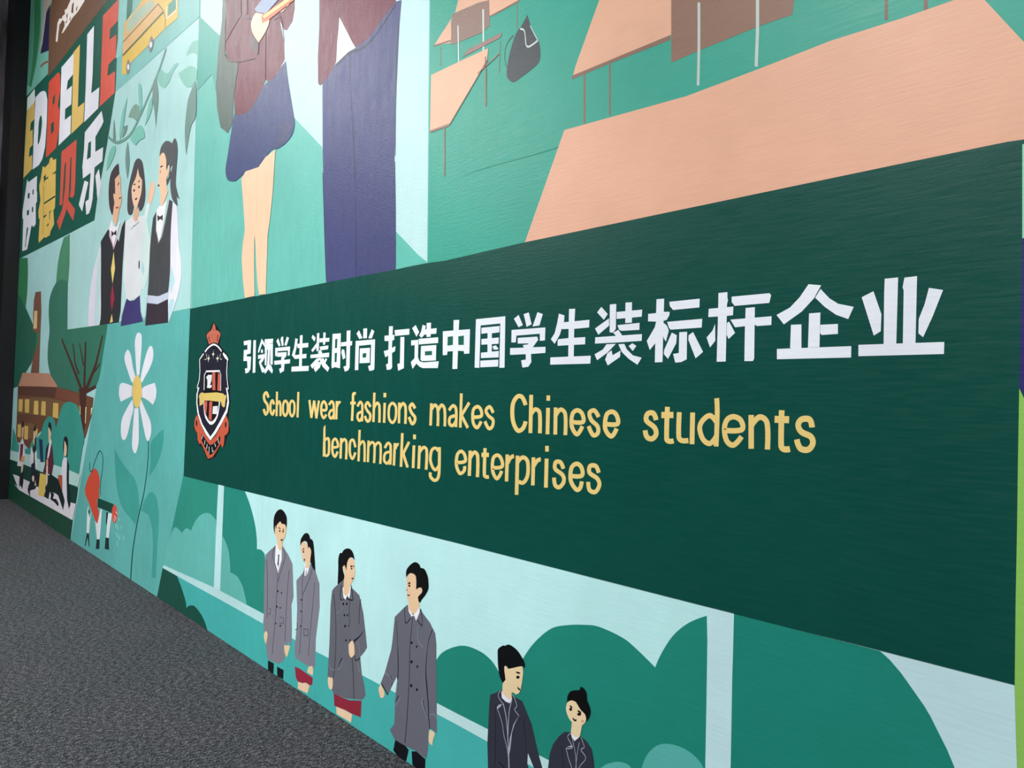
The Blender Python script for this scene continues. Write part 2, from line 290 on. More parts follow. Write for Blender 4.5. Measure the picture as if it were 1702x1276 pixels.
MURAL = """
# ---- background panels, whole-frame pixels
@ 0 0 1701
+ painted_panel #a9d5d5 | pale blue sky panel behind the painted school
p 0,425 113,386 108,550 180,536 172,600 150,720 140,780 118,903 0,880
+ painted_panel #72b4a4 | narrow pale teal panel at the far top corner
p 20,-360 98,-360 82,120 60,175 10,200
+ painted_panel #54977f | top corner leaf panel
p 52,-60 68,-60 68,60 60,110 52,143 30,140 30,70
+ painted_panel #0e5445 | dark green panel behind the large logo lettering
p 15,190 82,120 185,-8 230,-60 230,-30 198,-30 197,60 192,153 188,178 180,228 169,292 163,315 160,320 162,331 157,366 115,388 32,430 0,446
+ painted_panel #7cbcb6 | bus panel
p 198,-330 340,-360 331,28 192,153 196,60
+ painted_panel #add6d3 | pale panel behind the three students in waistcoats
p 331,30 328,110 322,320 316,512 180,538 111,549 115,388 157,366 163,322 169,292 180,228 188,178 192,153
+ painted_panel #68b6a9 | teal panel behind the tall couple
p 340,-360 724,-620 712,446 500,492 318,522 322,320 330,110
+ painted_panel #3b9c88 | teal classroom panel
p 724,-620 1770,-1200 1765,-60 1758,222 1702,232 870,415 711,450 714,100
+ painted_panel #5fb0aa | teal panel behind the daisy
p 178,538 317,512 311,640 306,783 280,905 262,994 117,900
+ painted_panel #2d8d7c | teal foliage panel behind the students in long coats
p 306,783 400,806 410,830 800,908 1200,1012 1690,1136 1690,2300 1400,1730 262,994 280,905
# ---- top left corner
@ 0 0 220
+ painted_leaf #2f7a50 | green leaf at top corner
c 440,-60* 510,-40* 520,200 500,480 460,800 400,1110 375,1100* 420,760 440,400
+ painted_drape #24234a | navy patch beside the brown sign
p 640,60 640,520 640,640 520,690 540,560 580,200
+ painted_drape #b5a59b | greyish patch beside the navy one
p 560,-60 690,-60 640,60 600,120 545,560 515,690 545,300
+ painted_line #8d5a3f | small brown arc line
q 26 520,860 560,815 615,790
+ painted_panel #dfe9e4 | white strip beside the yellow letter
p 445,1140 350,1260 345,1480 400,1400 450,1290
+ brown_sign #6b4d3a | brown painted sign with white writing
p 640,100 690,-60 1600,-220 1380,0 1000,500 615,990
@ 0 0 220
- sign_writing #e6dcd6
p 715,530 738,540 762,320 795,270 800,235 760,240 738,300
p 790,430 810,420 870,330 930,230 1000,150 1080,20 1100,-30 920,-30 880,60 860,110 830,130 835,180 800,210 795,250 830,280 830,330
- sign_writing #6b4d3a
p 850,200 870,160 865,260
p 925,60 950,20 940,170 915,160
p 975,110 1000,60 985,150
p 890,250 910,200 900,270
p 840,290 862,250 858,300
# EDBELLE
@ 0 150 220
+ letter #d9b763 | yellow letter E at far left
p 345,265 445,150 440,370 395,420 385,530 420,500 418,700 380,745 370,860 412,830 412,1010 300,1130 310,900
+ letter #e4e4ee | white letter D
p 455,90 520,20 565,5 590,25 608,120 600,400 580,720 545,880 500,960 418,1020 430,700
- letter_hole #0e5445
c 525,320 540,400 525,560 505,660 485,690 490,560 500,400
+ letter #d5503c | red letter B
p 628,-105 750,-235 772,-200 776,0 742,200 768,250 758,500 720,740 600,860 590,850 605,500
- letter_hole #0e5445
p 680,90 710,40 700,160 672,190
p 655,430 690,400 692,520 655,570
+ letter #e6e4ec | white letter E beside the red B
p 790,-295 945,-478 940,-210 870,-120 855,0 925,-60 915,180 838,240 832,380 912,320 905,560 752,710 770,300
+ letter #dfba6a | yellow letter L
p 945,-490 1028,-590 1010,-100 1000,220 1085,150 1070,410 915,560 930,100
+ letter #e6e4ec | white letter L
p 1122,-720 1208,-830 1190,-200 1172,40 1275,-40 1262,230 1080,410 1100,0
+ letter #d85a48 | red letter E at the right end
p 1325,-960 1530,-1180 1512,-890 1415,-790 1405,-650 1500,-720 1490,-430 1395,-330 1380,-180 1480,-250 1475,30 1280,210 1290,0 1310,-600
# yi
+ letter #e6e6ee | white Chinese character at the left end of the logo line
@ 0 300 220
p 345,10 350,-20 372,15 475,-62 470,140 476,150 475,270 460,290 458,560 430,600 410,570 400,600 350,880 325,895 285,905 300,500 288,480 290,390 318,200
- letter_hole #0e5445
p 358,165 382,155 380,220 355,235
p 418,120 435,110 430,175 415,180
p 345,385 375,375 370,440 345,450
p 410,345 428,330 425,400 408,405
p 345,605 365,600 335,780 328,860 320,850
p 350,-20 380,-38 375,20 360,10
# de
+ letter #e3bd62 | yellow Chinese character
p 550,-190 575,-165 630,-225 640,-285 670,-300 680,-265 722,-280 718,-125 665,-80 715,-95 712,190 705,350 685,385 695,560 650,650 640,700 590,735 570,725 555,740 500,800 495,760 510,500 495,480 492,400 520,250 505,120 505,60 525,-30
- letter_hole #0e4a3a
s 22 565,295 708,200
p 565,0 560,-50 590,-80 585,-30 620,-55 615,-30 575,0 570,40 
p 555,460 600,430 595,450 570,480
p 600,580 620,545 628,560 610,590
p 632,400 665,375 640,415 638,500 632,500
s 8 560,60 562,350 553,700
# bei
+ letter #cf5748 | red Chinese character
p 790,-370 985,-530 965,60 955,180 935,220 895,212 910,120 920,-305 850,-245 830,-200 800,305 765,325 775,60
p 850,-250 905,-290 885,200 850,390 765,640 730,530 800,370 835,100
p 870,240 965,370 940,520 860,370
# le
+ letter #e4e2ea | white Chinese character at the right end of the logo line
p 1090,-620 1305,-895 1330,-760 1310,-710 1225,-560 1225,-370 1325,-430 1315,-250 1215,-170 1205,0 1190,230 1170,340 1145,420 1108,440 1098,270 1140,240 1165,-100 1065,-25 1058,-180 1080,-400
p 1085,0 1135,20 1090,230 1055,400 1012,310
p 1225,-60 1270,-150 1300,50 1262,250 1255,240
- letter_hole #0e5445
p 1135,-485 1170,-508 1165,-300 1115,-268
# ---- bus
@ 160 0 220
+ painted_panel #8fcac4 | lighter stripe left of the painted bus
p 395,-60 440,-60 395,250 385,280 320,720 250,750 290,400 300,-60
+ painted_tree_trunk #2e7466
p 400,-60 470,-60 455,150 385,270
+ painted_bus #e3bb4e | yellow painted bus seen from its side
p 610,-40 1050,-330 1050,100 1045,230 880,370 440,810 430,900 370,960 325,950 335,720 345,550 355,300 500,130
- bus_body_band #e2b172
p 365,300 500,140 620,0 640,-30 800,40 860,130 340,700 345,540
- bus_window #a9bda6
c 400,290* 520,140 720,0* 730,80 560,260 400,430* 390,380
- bus_window #3f8f7e
p 925,60 1020,-40 1025,110 920,210
- window_frame #e8e6dc
s 22 905,80 900,240
s 14 1028,-60 1028,110
s 12 910,235 1030,130
- bus_stripe #4a5d3d
s 14 340,545 795,50 860,135 888,230 885,360
s 26 338,715 860,155
+ bus_wheel #857a80 | small oval wheel of the painted bus
c 712,465 735,540 715,640 690,665 672,600 690,500
- wheel_hub #e6e4ec
e 700,572 17,40
+ bus_wheel #857a80 | small oval wheel at the back of the painted bus
c 415,765 435,830 420,920 400,950 382,880 395,800
- wheel_hub #e6e4ec
e 410,860 15,38
# leaves on pale panel
+ painted_wave #7fbdae | pale green wavy shape
c 1290,515 1310,530* 1308,740* 1280,695 1220,685 1155,730* 1180,640 1230,550
+ painted_wave #7fbdae | pale green double wave
c 770,1000* 830,880* 890,940 940,920 1000,830 1040,805 1060,820* 990,920 930,1060 870,1130 820,1100
+ painted_wave #7fbdae | pale green blob
c 1055,940* 1130,890 1200,850 1260,860 1300,900* 1290,1000* 1230,1110* 1150,1110 1090,1030
@ 160 150 220
+ painted_stem #6d9c92 | curved grey green stem with leaves
q 34:40 895,-540 800,-250 700,0 560,330 440,560 330,650 240,665 150,590
- painted_leaf #6f8f86
c 770,-160* 795,50 790,200 775,330 765,480* 745,250 722,120 730,-100
c 225,370* 240,500 245,640 215,640 218,500
c 405,660* 420,800 425,950 400,1140* 375,950 380,780
c 1275,-120* 1285,60 1275,340 1220,450 1180,650 1155,830* 1140,650 1140,450 1165,200 1200,50
c 350,470 400,450* 380,540 330,610 350,520
- painted_leaf #7fa090
c 410,345* 450,240 500,180 540,200 560,300 510,395* 470,355
- painted_leaf #7cc0b0
c 400,90* 380,220 365,330 340,500 305,640* 300,520 330,300 360,200
c 545,-100* 580,-20 585,200 560,270 540,60
c 720,80* 715,230 680,340 620,460* 650,320 680,150
c 435,620* 500,500 560,450 600,480 620,600 560,640 510,700* 470,680
c 245,710* 240,800 190,930 130,1030* 140,900 170,790 210,720
# ---- student A (left)
@ 130 220 220
+ painted_student #2f2f33 | boy in a black waistcoat with red and gold tie, leftmost of the three
p 380,1250 430,1240 520,1400 560,1210 605,1120 600,1276 570,1700 545,2290 520,2440 270,2480 285,1900 290,1400
- shirt_sleeve #e3dcea
c 290,1450* 290,1900 275,2460 130,2500* 140,2150 200,1750 
- sleeve_shade #c3dfe0
p 255,1600 290,1490 275,2460 205,2480 225,2000
- shirt_collar #f0ecf0
p 430,1120 450,1200 500,1220 520,1150 545,1150 490,1400 455,1500 400,1330 395,1240
- waistcoat_trim #b07d90
s 18 395,1250 450,1490 540,1160
- bow_tie #3c3036
p 425,1260 455,1290 490,1250 490,1320 455,1310 428,1340
- face #e9b795
c 525,530 545,650 545,750 560,840 545,930* 520,1030 500,1140 480,1200* 440,1120* 460,900* 440,870 445,790 475,800* 470,600
- hair #463a3e
c 515,400* 525,535* 470,600* 475,790* 450,790 465,900* 435,1060* 400,950 390,750 410,560 460,450
- facial_feature #3a3030
s 10 525,640 510,680
s 10 548,835 525,850
- facial_feature #c25a50
s 14 480,965 520,965
- tie #e9ce7a
p 455,1530 472,1750 440,1940 420,1760
p 430,2330 445,2430 405,2450
- tie #9b2d46
p 440,1940 465,2130 430,2300 413,2140
# ---- student B
+ painted_student #e2e2e4 | girl in a white shirt and navy skirt, middle of the three
p 700,1080 770,1080 860,1060 900,1276 920,1600 850,1900 795,2080 790,2100 665,2160 620,2130 580,1900 600,1276 605,1150
- shirt_sleeve #d4e6e0
c 860,1040* 900,1250 930,1450 900,1800 840,2020* 800,1900 810,1500 830,1300
- sleeve_shade #aed3dd
p 820,1640 850,1730 840,1850 815,1780
- forearm #dfe8e6
p 880,900 920,920 880,1130 850,1060
- hand #e8c3a4
c 970,620 985,700 970,800 930,920* 885,900* 905,760 930,660
- collar_line #7a6a70
s 10 680,1250 720,1190
s 10 715,1210 780,1150
- badge #4a4a4e
e 782,1700 9,58
- neck #e0b193
p 715,980 785,980 765,1120 740,1150 705,1110
- skirt #413a70
p 620,2135 665,2165 720,2155 790,2090 800,2300 830,2430 545,2490 560,2360
- sleeve_shade #bfe0e0
p 585,1900 620,2140 545,2370 560,2050
p 790,2060 840,2010 895,1950 880,2200 845,2420 820,2300
- hair #4c484c
c 775,335* 820,380 850,600 858,800 840,930 795,1010 770,960 740,900 710,960 690,1040 650,1055 630,980 640,750 680,550 730,370
- face #efc3a2
c 765,460* 785,560* 820,610* 812,760 780,880 750,980* 715,950* 690,830 690,700 740,580
- facial_feature #3a3436
s 10 710,670 735,665
s 10 770,635 790,622
e 718,745 8,14
e 780,700 8,14
s 14 730,862 755,848
# ---- student C
+ painted_student #48484b | girl with ponytail in a charcoal waistcoat, rightmost of the three
p 1020,985 1010,1150 1035,1430 1090,1300 1170,860 1215,890 1190,1276 1185,1700 1160,2000 1150,2440 860,2480 890,2100 905,1900 920,1500 940,1276 960,1100
- shirt_sleeve #e8e4ec
c 1215,890* 1265,960 1275,1080 1290,1400 1325,1760 1290,2050 1220,2270 1160,2440* 1155,2100 1180,1800 1188,1300
- sleeve_shade #bcdce4
p 1195,1700 1245,1900 1190,2080 1165,1980
p 1200,2130 1240,2160 1160,2430 1160,2200
- shirt_collar #f2eef0
p 1045,940 1080,940 1140,860 1110,1080 1060,1350 1030,1420 1000,1276 1005,1000
- waistcoat_trim #8b8490
s 16 1170,870 1120,1130 1075,1340 1030,1420 1005,1270
- bow_tie #3f3a40
p 1015,1060 1050,1085 1085,1055 1085,1135 1055,1110 1020,1140
- hem_trim #c8cfe0
p 890,2090 1030,2105 1155,2050 1152,2140 1020,2205 885,2190
- trousers #3a3038
p 885,2200 1020,2215 1150,2145 1150,2440 860,2480
- face #f0c6a4
c 1095,260 1130,330 1130,480 1150,480 1155,420 1175,420* 1165,520 1130,590* 1135,700 1150,760 1100,900 1075,950* 1050,900* 1055,760 1030,690 1030,600 1040,450 1045,300*
- hair #55565a
c 1045,310* 1060,200 1110,120 1160,110 1205,140* 1240,75 1265,130 1275,250 1260,450 1250,650 1270,760 1300,860* 1260,820* 1275,945* 1210,860 1185,720 1185,560 1210,420 1180,460 1185,550 1140,680* 1130,600* 1165,560 1172,420* 1150,430 1135,480* 1130,350 1105,270 1080,262
- facial_feature #3a3030
s 10 1055,445 1085,430
s 8 1055,490 1055,520
s 14 1022,682 1042,680
# ---- tree + school building
@ 0 440 220
+ painted_tree #2c7a4e | green bush at the far left edge under the logo
p 150,-90 355,-90 358,100 350,350 330,550 420,760 430,850 500,850 490,1000 440,1150 400,1276 290,1400 230,1500 60,1620 60,1276 60,900 100,500
- tree_shade #1d5f4c
c 150,380* 240,380* 330,560* 420,760 470,900 440,1150 380,1300* 230,1560* 100,1620* 100,1100*
+ painted_tree #35735f | large round green tree crown
c 870,190* 865,830* 1380,760* 1330,1100 1240,1540 1010,1640* 740,1570* 660,1450 615,1250 615,1050 635,850 625,600 645,400 720,230 800,180
- tree_top #4b8a68
p 740,0 770,-180 820,-352 895,-392 890,0 875,220 800,185 720,225 730,100
+ painted_tower #7c513f | tall brown chimney tower of the painted school
p 455,350 525,340 530,600 510,1100 500,1410 390,1410 420,1200 490,1000 500,880 425,850 425,650 435,450
- tower_window #e2bd85
p 440,590 480,590 472,820 428,820
@ 0 600 220
+ painted_building #6e4630 | brown painted school building
p 230,320 730,330 990,400 1200,470 1175,700 1100,970 1080,1000 700,900 520,900 470,950 380,1150 310,1060 220,1040 205,950 220,600
- building_roof #c18a70
p 290,150 630,155 720,290 740,335 500,325 235,320
- roof_band #5d3a2c
p 230,322 500,328 730,338 700,470 500,450 230,430
- roof_band #7c4a36
p 730,340 850,370 1000,415 1015,550 860,510 700,475
- wall_panel #7b5a3c
p 235,470 620,470 1010,560 1040,600 720,740 600,720 500,690 230,680
p 230,790 380,790 480,830 470,960 380,1000 240,1030
- lit_window #e0b964
p 240,490 292,490 285,650 235,645
p 320,490 375,490 372,665 318,660
p 438,510 492,510 490,690 430,680
p 535,515 588,520 582,700 525,690
p 682,535 750,540 745,738 675,715
p 228,810 270,815 265,980 222,970
p 315,830 362,835 355,1010 310,1000
p 455,870 485,870 480,960 455,960
- lit_window #efe0a8
p 1095,590 1110,590 1098,800 1083,800
p 1170,600 1190,600 1170,690 1165,690
p 1025,570 1040,590 1035,690 1025,690
+ painted_bush #38988a | teal bush in front of the painted school
c 220,1276* 300,1150* 350,1120 380,1110 420,1010 510,950 560,800 610,720 660,715 700,760 720,840 760,700 800,580 850,530 910,525 980,560 1020,650 1050,800 1080,1000 1060,1100* 970,1700* 500,1600* 140,1400*
c 165,860* 195,950 215,1040 235,1060* 240,1170* 140,1170*
+ painted_tree_trunk #4c2a20 | dark brown branching tree trunk
@ 0 440 220
s 30:60 790,950 920,1276 1060,1640
s 22:36 935,1010 965,1276 1010,1400
s 16:30 1020,1010 1070,1290
s 38:60 1098,990 1085,1400 1080,1650
s 26:70 1315,905 1230,1276 1090,1640
s 20 1140,1480 1280,1270
s 40:50 1230,1560 1080,1640
p 1010,1600 1110,1560 1100,1750 1090,2060 1075,2130 1035,1950 1030,1750
# ---- lower strip
+ painted_fence #b9dad6 | pale painted fence with dark green lawn below
@ 0 700 220
p 60,360 150,375 220,395 400,430 560,520 700,560 850,610 1035,690 1000,840 850,790 700,730 540,660 400,590 220,520 135,490 60,460
+ painted_lawn #083f33 | dark green lawn behind the children in the lower left corner
p 60,460 135,490 400,590 700,725 1000,850 970,1060 900,1150 700,1100 350,900 60,740
+ painted_path #e6dfe6 | white painted path
p 165,680 230,700 300,740 385,780 450,820 500,850 640,900 720,930 800,1000 900,1040 975,1060 930,1270 240,880
+ painted_ground #07442f | dark green strip along the foot of the wall
p 60,760 165,790 240,880 930,1270 880,1680 40,1200
# kids
+ painted_child #e2dce6 | child in white with a maroon scarf and black hair, at the far left
p 290,210 310,290 325,480 270,580 220,570 235,400 260,270
- scarf #6d2c3c
p 262,290 300,290 290,420 270,530 250,500
- bag #dba866
p 280,440 320,450 310,520 260,520
- face #d9a98b
p 280,80 308,60 300,200 275,215
- hair #1d1518
p 285,-10 305,20 300,80 280,70
- trousers #0b1c24
p 268,660 300,640 300,780 285,870 262,820 245,850 250,720
- leg #e9c9bb
p 275,540 300,550 290,640 270,670
+ painted_child #1b2028 | child in black and white with a ponytail
p 440,210 462,220 460,380 440,420 450,560 455,640 500,660 500,780 450,870 380,890 360,840 400,740 400,560 430,520 410,430
- shirt #e4e2e4
p 400,320 432,420 430,530 395,560 385,480
p 445,400 470,370 480,600 455,600
- face #ecc9ae
p 435,100 450,130 455,210 440,330 425,260
- hair #15161c
p 455,35 462,110 435,130 430,100
p 445,210 462,210 455,400 440,330
- hand #ead2c4
e 425,735 14,40
p 450,760 465,820 445,830
+ painted_board #1b2c5e | navy upright board
p 500,225 545,235 555,525 520,525 510,400
+ painted_child #5c2634 | child in a maroon jacket holding a yellow board
p 620,290 670,300 690,540 665,690 640,680 550,660 575,560 590,350
- coat_shade #1c1f40
p 620,280 640,300 620,450 580,540 590,350
- shirt #e9e4e4
p 645,210 662,260 635,420 620,480 605,470 625,330
- face #ecc9a4
p 620,80 650,70 655,170 640,270 625,270 622,150
- hair #0e1a18
c 640,10 658,60 655,140* 635,90 618,70* 625,25
- hand #e0a78a
e 605,530 12,50
- leg #f0d8c8
p 595,570 615,570 608,820 590,830
- trousers #0a2420
p 640,670 740,740 800,900 830,1020 810,1140 740,930 640,900 620,1000 565,965 600,820
- yellow_board #e9c661
p 515,665 598,690 585,820 565,970 490,950 500,800
+ painted_child #e4dfe8 | child in a white coat with black bob hair
p 820,460 860,470 860,650 870,900 900,1130 880,1180 840,1050 800,900 780,700 800,520
- skirt #17202a
p 862,480 885,560 882,800 905,1060 885,1130 860,1000 855,700
- face #ecc6a8
p 828,240 850,300 860,350 850,440 820,450
- hair #12161a
c 840,190 870,230 872,350 862,460* 850,460* 858,340 845,280 825,250 820,320 812,420* 808,330 818,230
- orange_bag #b5573a
p 745,690 800,690 800,900 770,820 745,740
+ painted_cat #12181c | black cat shape on the white path
c 640,900* 690,930 680,990 720,1000 750,1060 740,1090* 700,1040 650,1000 655,950
p 355,850 385,870 385,960 375,960 370,900 360,940
# ---- daisy
@ 120 520 220
+ daisy_leaf #3f9d92 | broad teal leaf left of the daisy stem
@ 110 740 220
c 620,0* 640,80 720,220 800,330 880,430 925,600 935,720 940,800 890,1020* 820,930 720,800 660,600 635,400 625,200
+ daisy_leaf #3f9d92 | narrow teal leaf right of the daisy stem
c 1250,-210* 1240,0 1170,230 1060,400* 1085,200 1080,0 1130,-100
+ daisy_leaf #3f9d92 | curled teal leaf low on the daisy stem
c 965,840* 1000,720 1060,620 1110,605 1160,680 1185,830 1190,1000 1170,1276* 1150,1700* 1100,1700* 1115,1276* 1100,1050 1060,900 1010,860
+ daisy_stem #0f4a40 | thin dark green daisy stem
q 18:30 1052,-90 1055,100 1035,350 990,650 930,900 885,1150 850,1400 828,1720
+ daisy_petal #e8e6ee
@ 120 520 220
c 855,250 890,290 888,450 870,700 860,800* 830,800* 815,600 805,400 820,290
+ daisy_petal #e8e6ee
c 710,472 750,530 780,700 810,820 795,900* 760,880 720,760 680,640 672,550
+ daisy_petal #e8e6ee
c 1005,422 1038,470 1035,600 990,720 930,830 895,900* 875,860* 900,720 960,500
+ daisy_petal #e8e6ee
c 640,898 700,910 770,940* 765,1070* 700,1100 625,1140* 600,1050 610,930
+ daisy_petal #e8e6ee
c 1060,898* 1080,1000 1070,1100 1035,1180* 970,1120 895,1080* 895,970* 960,930
+ daisy_petal #e8e6ee
@ 120 660 220
c 770,30* 785,150 750,300 710,480 670,550 635,520 625,400 650,250
+ daisy_petal #e8e6ee
c 800,140* 850,140* 855,400 850,600 810,722 770,640 775,450
+ daisy_petal #e8e6ee
c 885,30* 940,160 1000,300 1015,400 1005,500 970,565 935,480 880,200 860,80*
+ daisy_centre #e9c56c | yellow oval centre of the daisy
@ 120 520 220
e 833,1010 60,212
# watering can
@ 110 740 220
+ watering_can #d24c36 | orange red watering can with a dark green spout
c 365,295 410,350 430,450 420,620 430,660 400,690 400,780 420,860 415,960 390,1010* 340,880 290,740 240,600 260,480 300,380
- can_handle #10303a
q 12 300,220 305,320 330,335 370,200 430,70 470,160 465,300 440,470 432,600 442,630
- can_spout #0e4438
p 405,675 610,755 590,870 400,790
- can_rose #d65342
e 622,880 36,120
- water_stripe #efe2dc
s 10 635,850 655,880
s 14 620,905 640,950
s 12 612,945 625,975
+ water_drop #a8e0d8 | pale streaks of water below the spout
s 10 670,930 688,970
s 10 630,1010 640,1060
s 10 655,1010 668,1080
s 10 705,1030 716,1080
s 10 640,1120 655,1180
s 10 668,1150 688,1220
s 10 732,1160 742,1220
s 10 650,1240 662,1290
+ painted_child #e8eaee | small child under the left side of the watering can
p 285,770 270,840 262,1120 292,1130 305,960 325,850 300,930 288,900
- trousers #12262e
p 265,1130 292,1130 300,1300 290,1300 275,1180 245,1300 238,1290
- hair #18282a
e 290,850 8,30
+ painted_child #e8eaee | small child under the middle of the watering can
p 372,970 400,1010 440,820 460,815 430,1200 395,1210
- trousers #12262e
p 390,1205 428,1210 425,1330 380,1330
+ painted_child #e8eaee | small child under the spout of the watering can
p 535,870 590,880 570,990 545,1190 512,1180 525,1000
- trousers #12262e
p 505,1185 545,1190 548,1340 495,1330
- hair #142a2a
p 515,860 540,860 525,1000 510,1020
# ---- couple panel
@ 310 0 400
+ painted_light_beam #b9dad9 | pale beam of light behind the tall girl at the top
p 105,-900 1730,-900 1712,435 1700,1850 1610,1780 1480,1680 1470,1400 960,1060 960,1040 760,830 700,600 500,520 240,260 100,120
+ painted_shade #49a294 | teal wedge under the beam of light at the left
p 88,120 240,255 215,500 205,640 180,520 75,640
@ 340 240 400
+ painted_shade #5fb5a6 | teal triangle beside the navy trousers
p 1350,612 1560,832 1350,885
# girl
@ 310 0 400
+ painted_student #6b2f3d | tall girl in a maroon blazer and blue skirt seen from the waist down
p 280,-900 760,-900 765,60 750,150 710,215 690,210 660,150 690,300 695,420 600,605 560,560 545,600 530,700 450,800 340,825 335,700 360,450 290,430 272,350 
- hair_lock #56645d
p 280,-900 275,-20 285,80 275,150 270,400 365,450 360,500 330,700 325,870 290,940 240,900 215,760 207,600 225,350 250,150
- blazer_shade #5e2432
p 285,-100 385,-100 385,110 330,200 275,300
- blazer_line #57373f
q 14 385,-100 385,110 430,125 465,125
s 26 425,-100 425,100
q 10 275,380 300,430 370,435 480,410
q 8 560,200 555,400 555,570
q 8 655,100 675,170 690,300
s 18 610,135 660,110
- hollow #5c4a50
c 455,240* 510,300* 505,380 490,385 460,330 445,280
- skirt #424a72
c 700,430* 715,560 735,680 760,840 760,900 740,960 690,1020 630,1055* 600,1060 560,1110 500,1180 430,1205* 350,1275 330,1280 290,1270 275,1200 290,1100 320,900 335,808* 445,780 552,598 610,558 640,515
- skirt_fold #4a4c6c
c 650,880 700,870 740,900* 700,980 640,1040 650,960
- leg #e9c3a2
@ 340 240 400
p 500,35 480,350 460,540 445,640 440,800 432,1058 385,1062 375,1000 365,850 360,700 352,640 350,800 352,1000 353,1070 285,1085 270,950 262,800 270,700 285,600 275,450 260,240 290,190 380,160 430,90
- leg_line #c9a58c
s 5 375,175 368,420 365,560
- hand #e8c8aa
@ 310 0 400
c 490,90* 560,110 585,150 560,220 510,300* 470,240 455,180 465,130
c 660,85* 720,40* 730,10 700,60 680,82
- book #8d9bb5
p 480,65 530,0 590,-60 700,-60 560,95 500,85
- book_cover #cf6a40
p 530,110 750,-40 760,0 580,140 535,165
- book_pages #ecc77c
p 535,115 730,-25 735,0 550,128
# boy
+ painted_student #6a2e3d | tall boy in a maroon blazer and long navy trousers seen from the waist down
p 940,-900 1490,-900 1480,10 1380,150 1290,270 1200,345 1140,250 1080,120 1060,430 1000,560 945,605 930,590 928,400 938,200
- shirt_tail #dfe0e6
p 1083,125 1195,345 1150,375 1058,455 1065,300
- blazer_line #5f4048
q 8 1050,-100 1062,50 1082,120
- trousers #424570
@ 310 0 400
p 1480,10 1520,0 1505,180 1485,600 1470,1130 1478,1400 1477,1930 987,2020 975,1600 962,1060 960,590 1000,545 1050,455 1145,365 1195,338 1288,266 1378,140
- trouser_line #2c2f44
q 10 1150,385 1165,700 1180,1000 1190,1270
q 20:14 1060,465 1150,375 1230,345 1300,290 1370,200 1480,30
q 8 1505,160 1485,400 1475,1100
@ 340 240 400
q 8 1055,0 1068,400 1070,930
q 8 835,200 850,700 860,960
q 6 1345,120 1350,500 1350,880
# ---- classroom
@ 700 0 400
+ painted_floor_shade #3f9d8b
p 260,0 245,-10 80,0 80,-200 300,-200
+ painted_desk #dcab90 | peach painted desk at the top left of the classroom panel with a chair in front
p 290,-120 470,-200 830,-240 690,0 490,110 300,70 210,150 215,300 90,325 110,290 240,90
- desk_edge #8a6a5c
s 12 88,325 215,285
s 12 490,115 695,5
s 12 678,15 678,200
s 12 137,330 137,470
- chair_back #90756a
p 215,105 250,85 400,20 480,0 485,180 430,230 210,320
- chair_leg #c9cfc6
q 20 260,180 265,440
q 26 438,65 440,360
- chair_rail #96756f
p 330,350 570,230 560,265 300,400 290,410
s 8 558,290 550,520
+ painted_desk #dfae90 | small peach painted desk beside the pale beam of light
p 70,530 300,420 475,340 465,420 200,880 62,925
- desk_edge #93705f
s 16 60,930 200,880
s 10 200,880 470,420
s 22 163,900 163,1245
s 22 455,400 455,750
s 10 400,520 550,380
+ painted_bag #45484c | dark grey painted school bag with a pale strap
c 750,105* 770,170 800,250 830,290 842,380 830,440 780,490 700,550 650,580 610,550 605,500 620,400 650,290 680,220 710,180
- bag_strap #c4ccca
q 14 700,205 730,220 740,310 760,330 825,285
q 10 770,180 800,240 822,280
- bag_loop #62696c
q 10 650,250 600,320 590,420 610,490
+ painted_desk #dba88c | large peach painted desk with a brown chair in front at the top
p 1280,-60 1390,-300 2100,-420 1900,80 1765,247 1070,545 1090,470
@ 860 0 460
- desk_edge #87685a
p 335,465 940,215 940,245 580,385 335,488
s 26 412,450 412,762
s 22 568,385 568,708
- chair_back #8b6a5b
p 945,-200 1745,-200 1700,0 1690,90 1500,155 1140,300 945,385
- chair_leg #b9c4bd
q 36 1115,15 1115,300 1110,525
@ 1240 0 462
s 44 70,-60 70,200 62,408
+ desk_leg #7d6458
s 46 858,-100 858,122
s 56 1100,-100 1100,62
+ painted_desk #dfa98e | big peach painted desk top just above the dark green banner
@ 0 0 1701
p 938,216 1140,160 1260,115 1380,68 1500,30 1620,-12 1632,-5 1700,68 1760,130 1756,222 1702,245 1280,335 868,415 905,310
# ---- lower middle: foliage panel
@ 260 780 300
+ painted_sky #bde8e8 | pale blue sky behind the students in long coats
@ 0 0 1701
p 400,800 800,895 1200,1000 1690,1120 1700,1320 1300,1150 1180,1320 1100,1300 780,1280 640,1200 540,1130 440,1080
@ 260 780 300
+ painted_bush #62b5ac | pale teal cloud shaped bush behind the window bar
c 110,700* 150,580 185,545 240,600* 280,555 325,580* 370,480 430,420 500,415 560,480* 590,1170* 60,925*
c 600,600* 650,680 685,800 695,970* 760,1010 810,1100 850,1270* 590,1150*
+ painted_bush #24897a | rounded green bush beside the leftmost boy in the long coat
c 640,150* 830,200* 880,330 925,500 945,650 945,750* 990,760 1020,800* 1040,1300* 1100,1550* 850,1270* 820,1120 770,1010 695,970* 680,770 620,600*
+ painted_bush #1d8474 | large dark teal bushes behind the two boys in dark blazers
@ 700 900 540
c 60,660* 100,590 160,555 230,545 310,575 370,625 410,690* 500,690* 540,600 600,520 680,455 760,437 850,435 930,445 1050,500 1120,555 1225,658* 1260,580 1320,490 1400,425 1495,388* 1500,600* 1490,1400* 1200,1400* 900,1330* 600,1200* 60,920*
+ painted_bush #1b8273 | large dark teal bush right of the broad upright bar
@ 1160 870 542
p 185,465 950,665 1000,710 1060,780 1120,860 1200,980 1250,1080 1300,1180 1340,1276 1400,1420 1400,1900 160,1900
+ painted_sky #c2e0e5 | pale wedge of sky at the lower right end of the mural
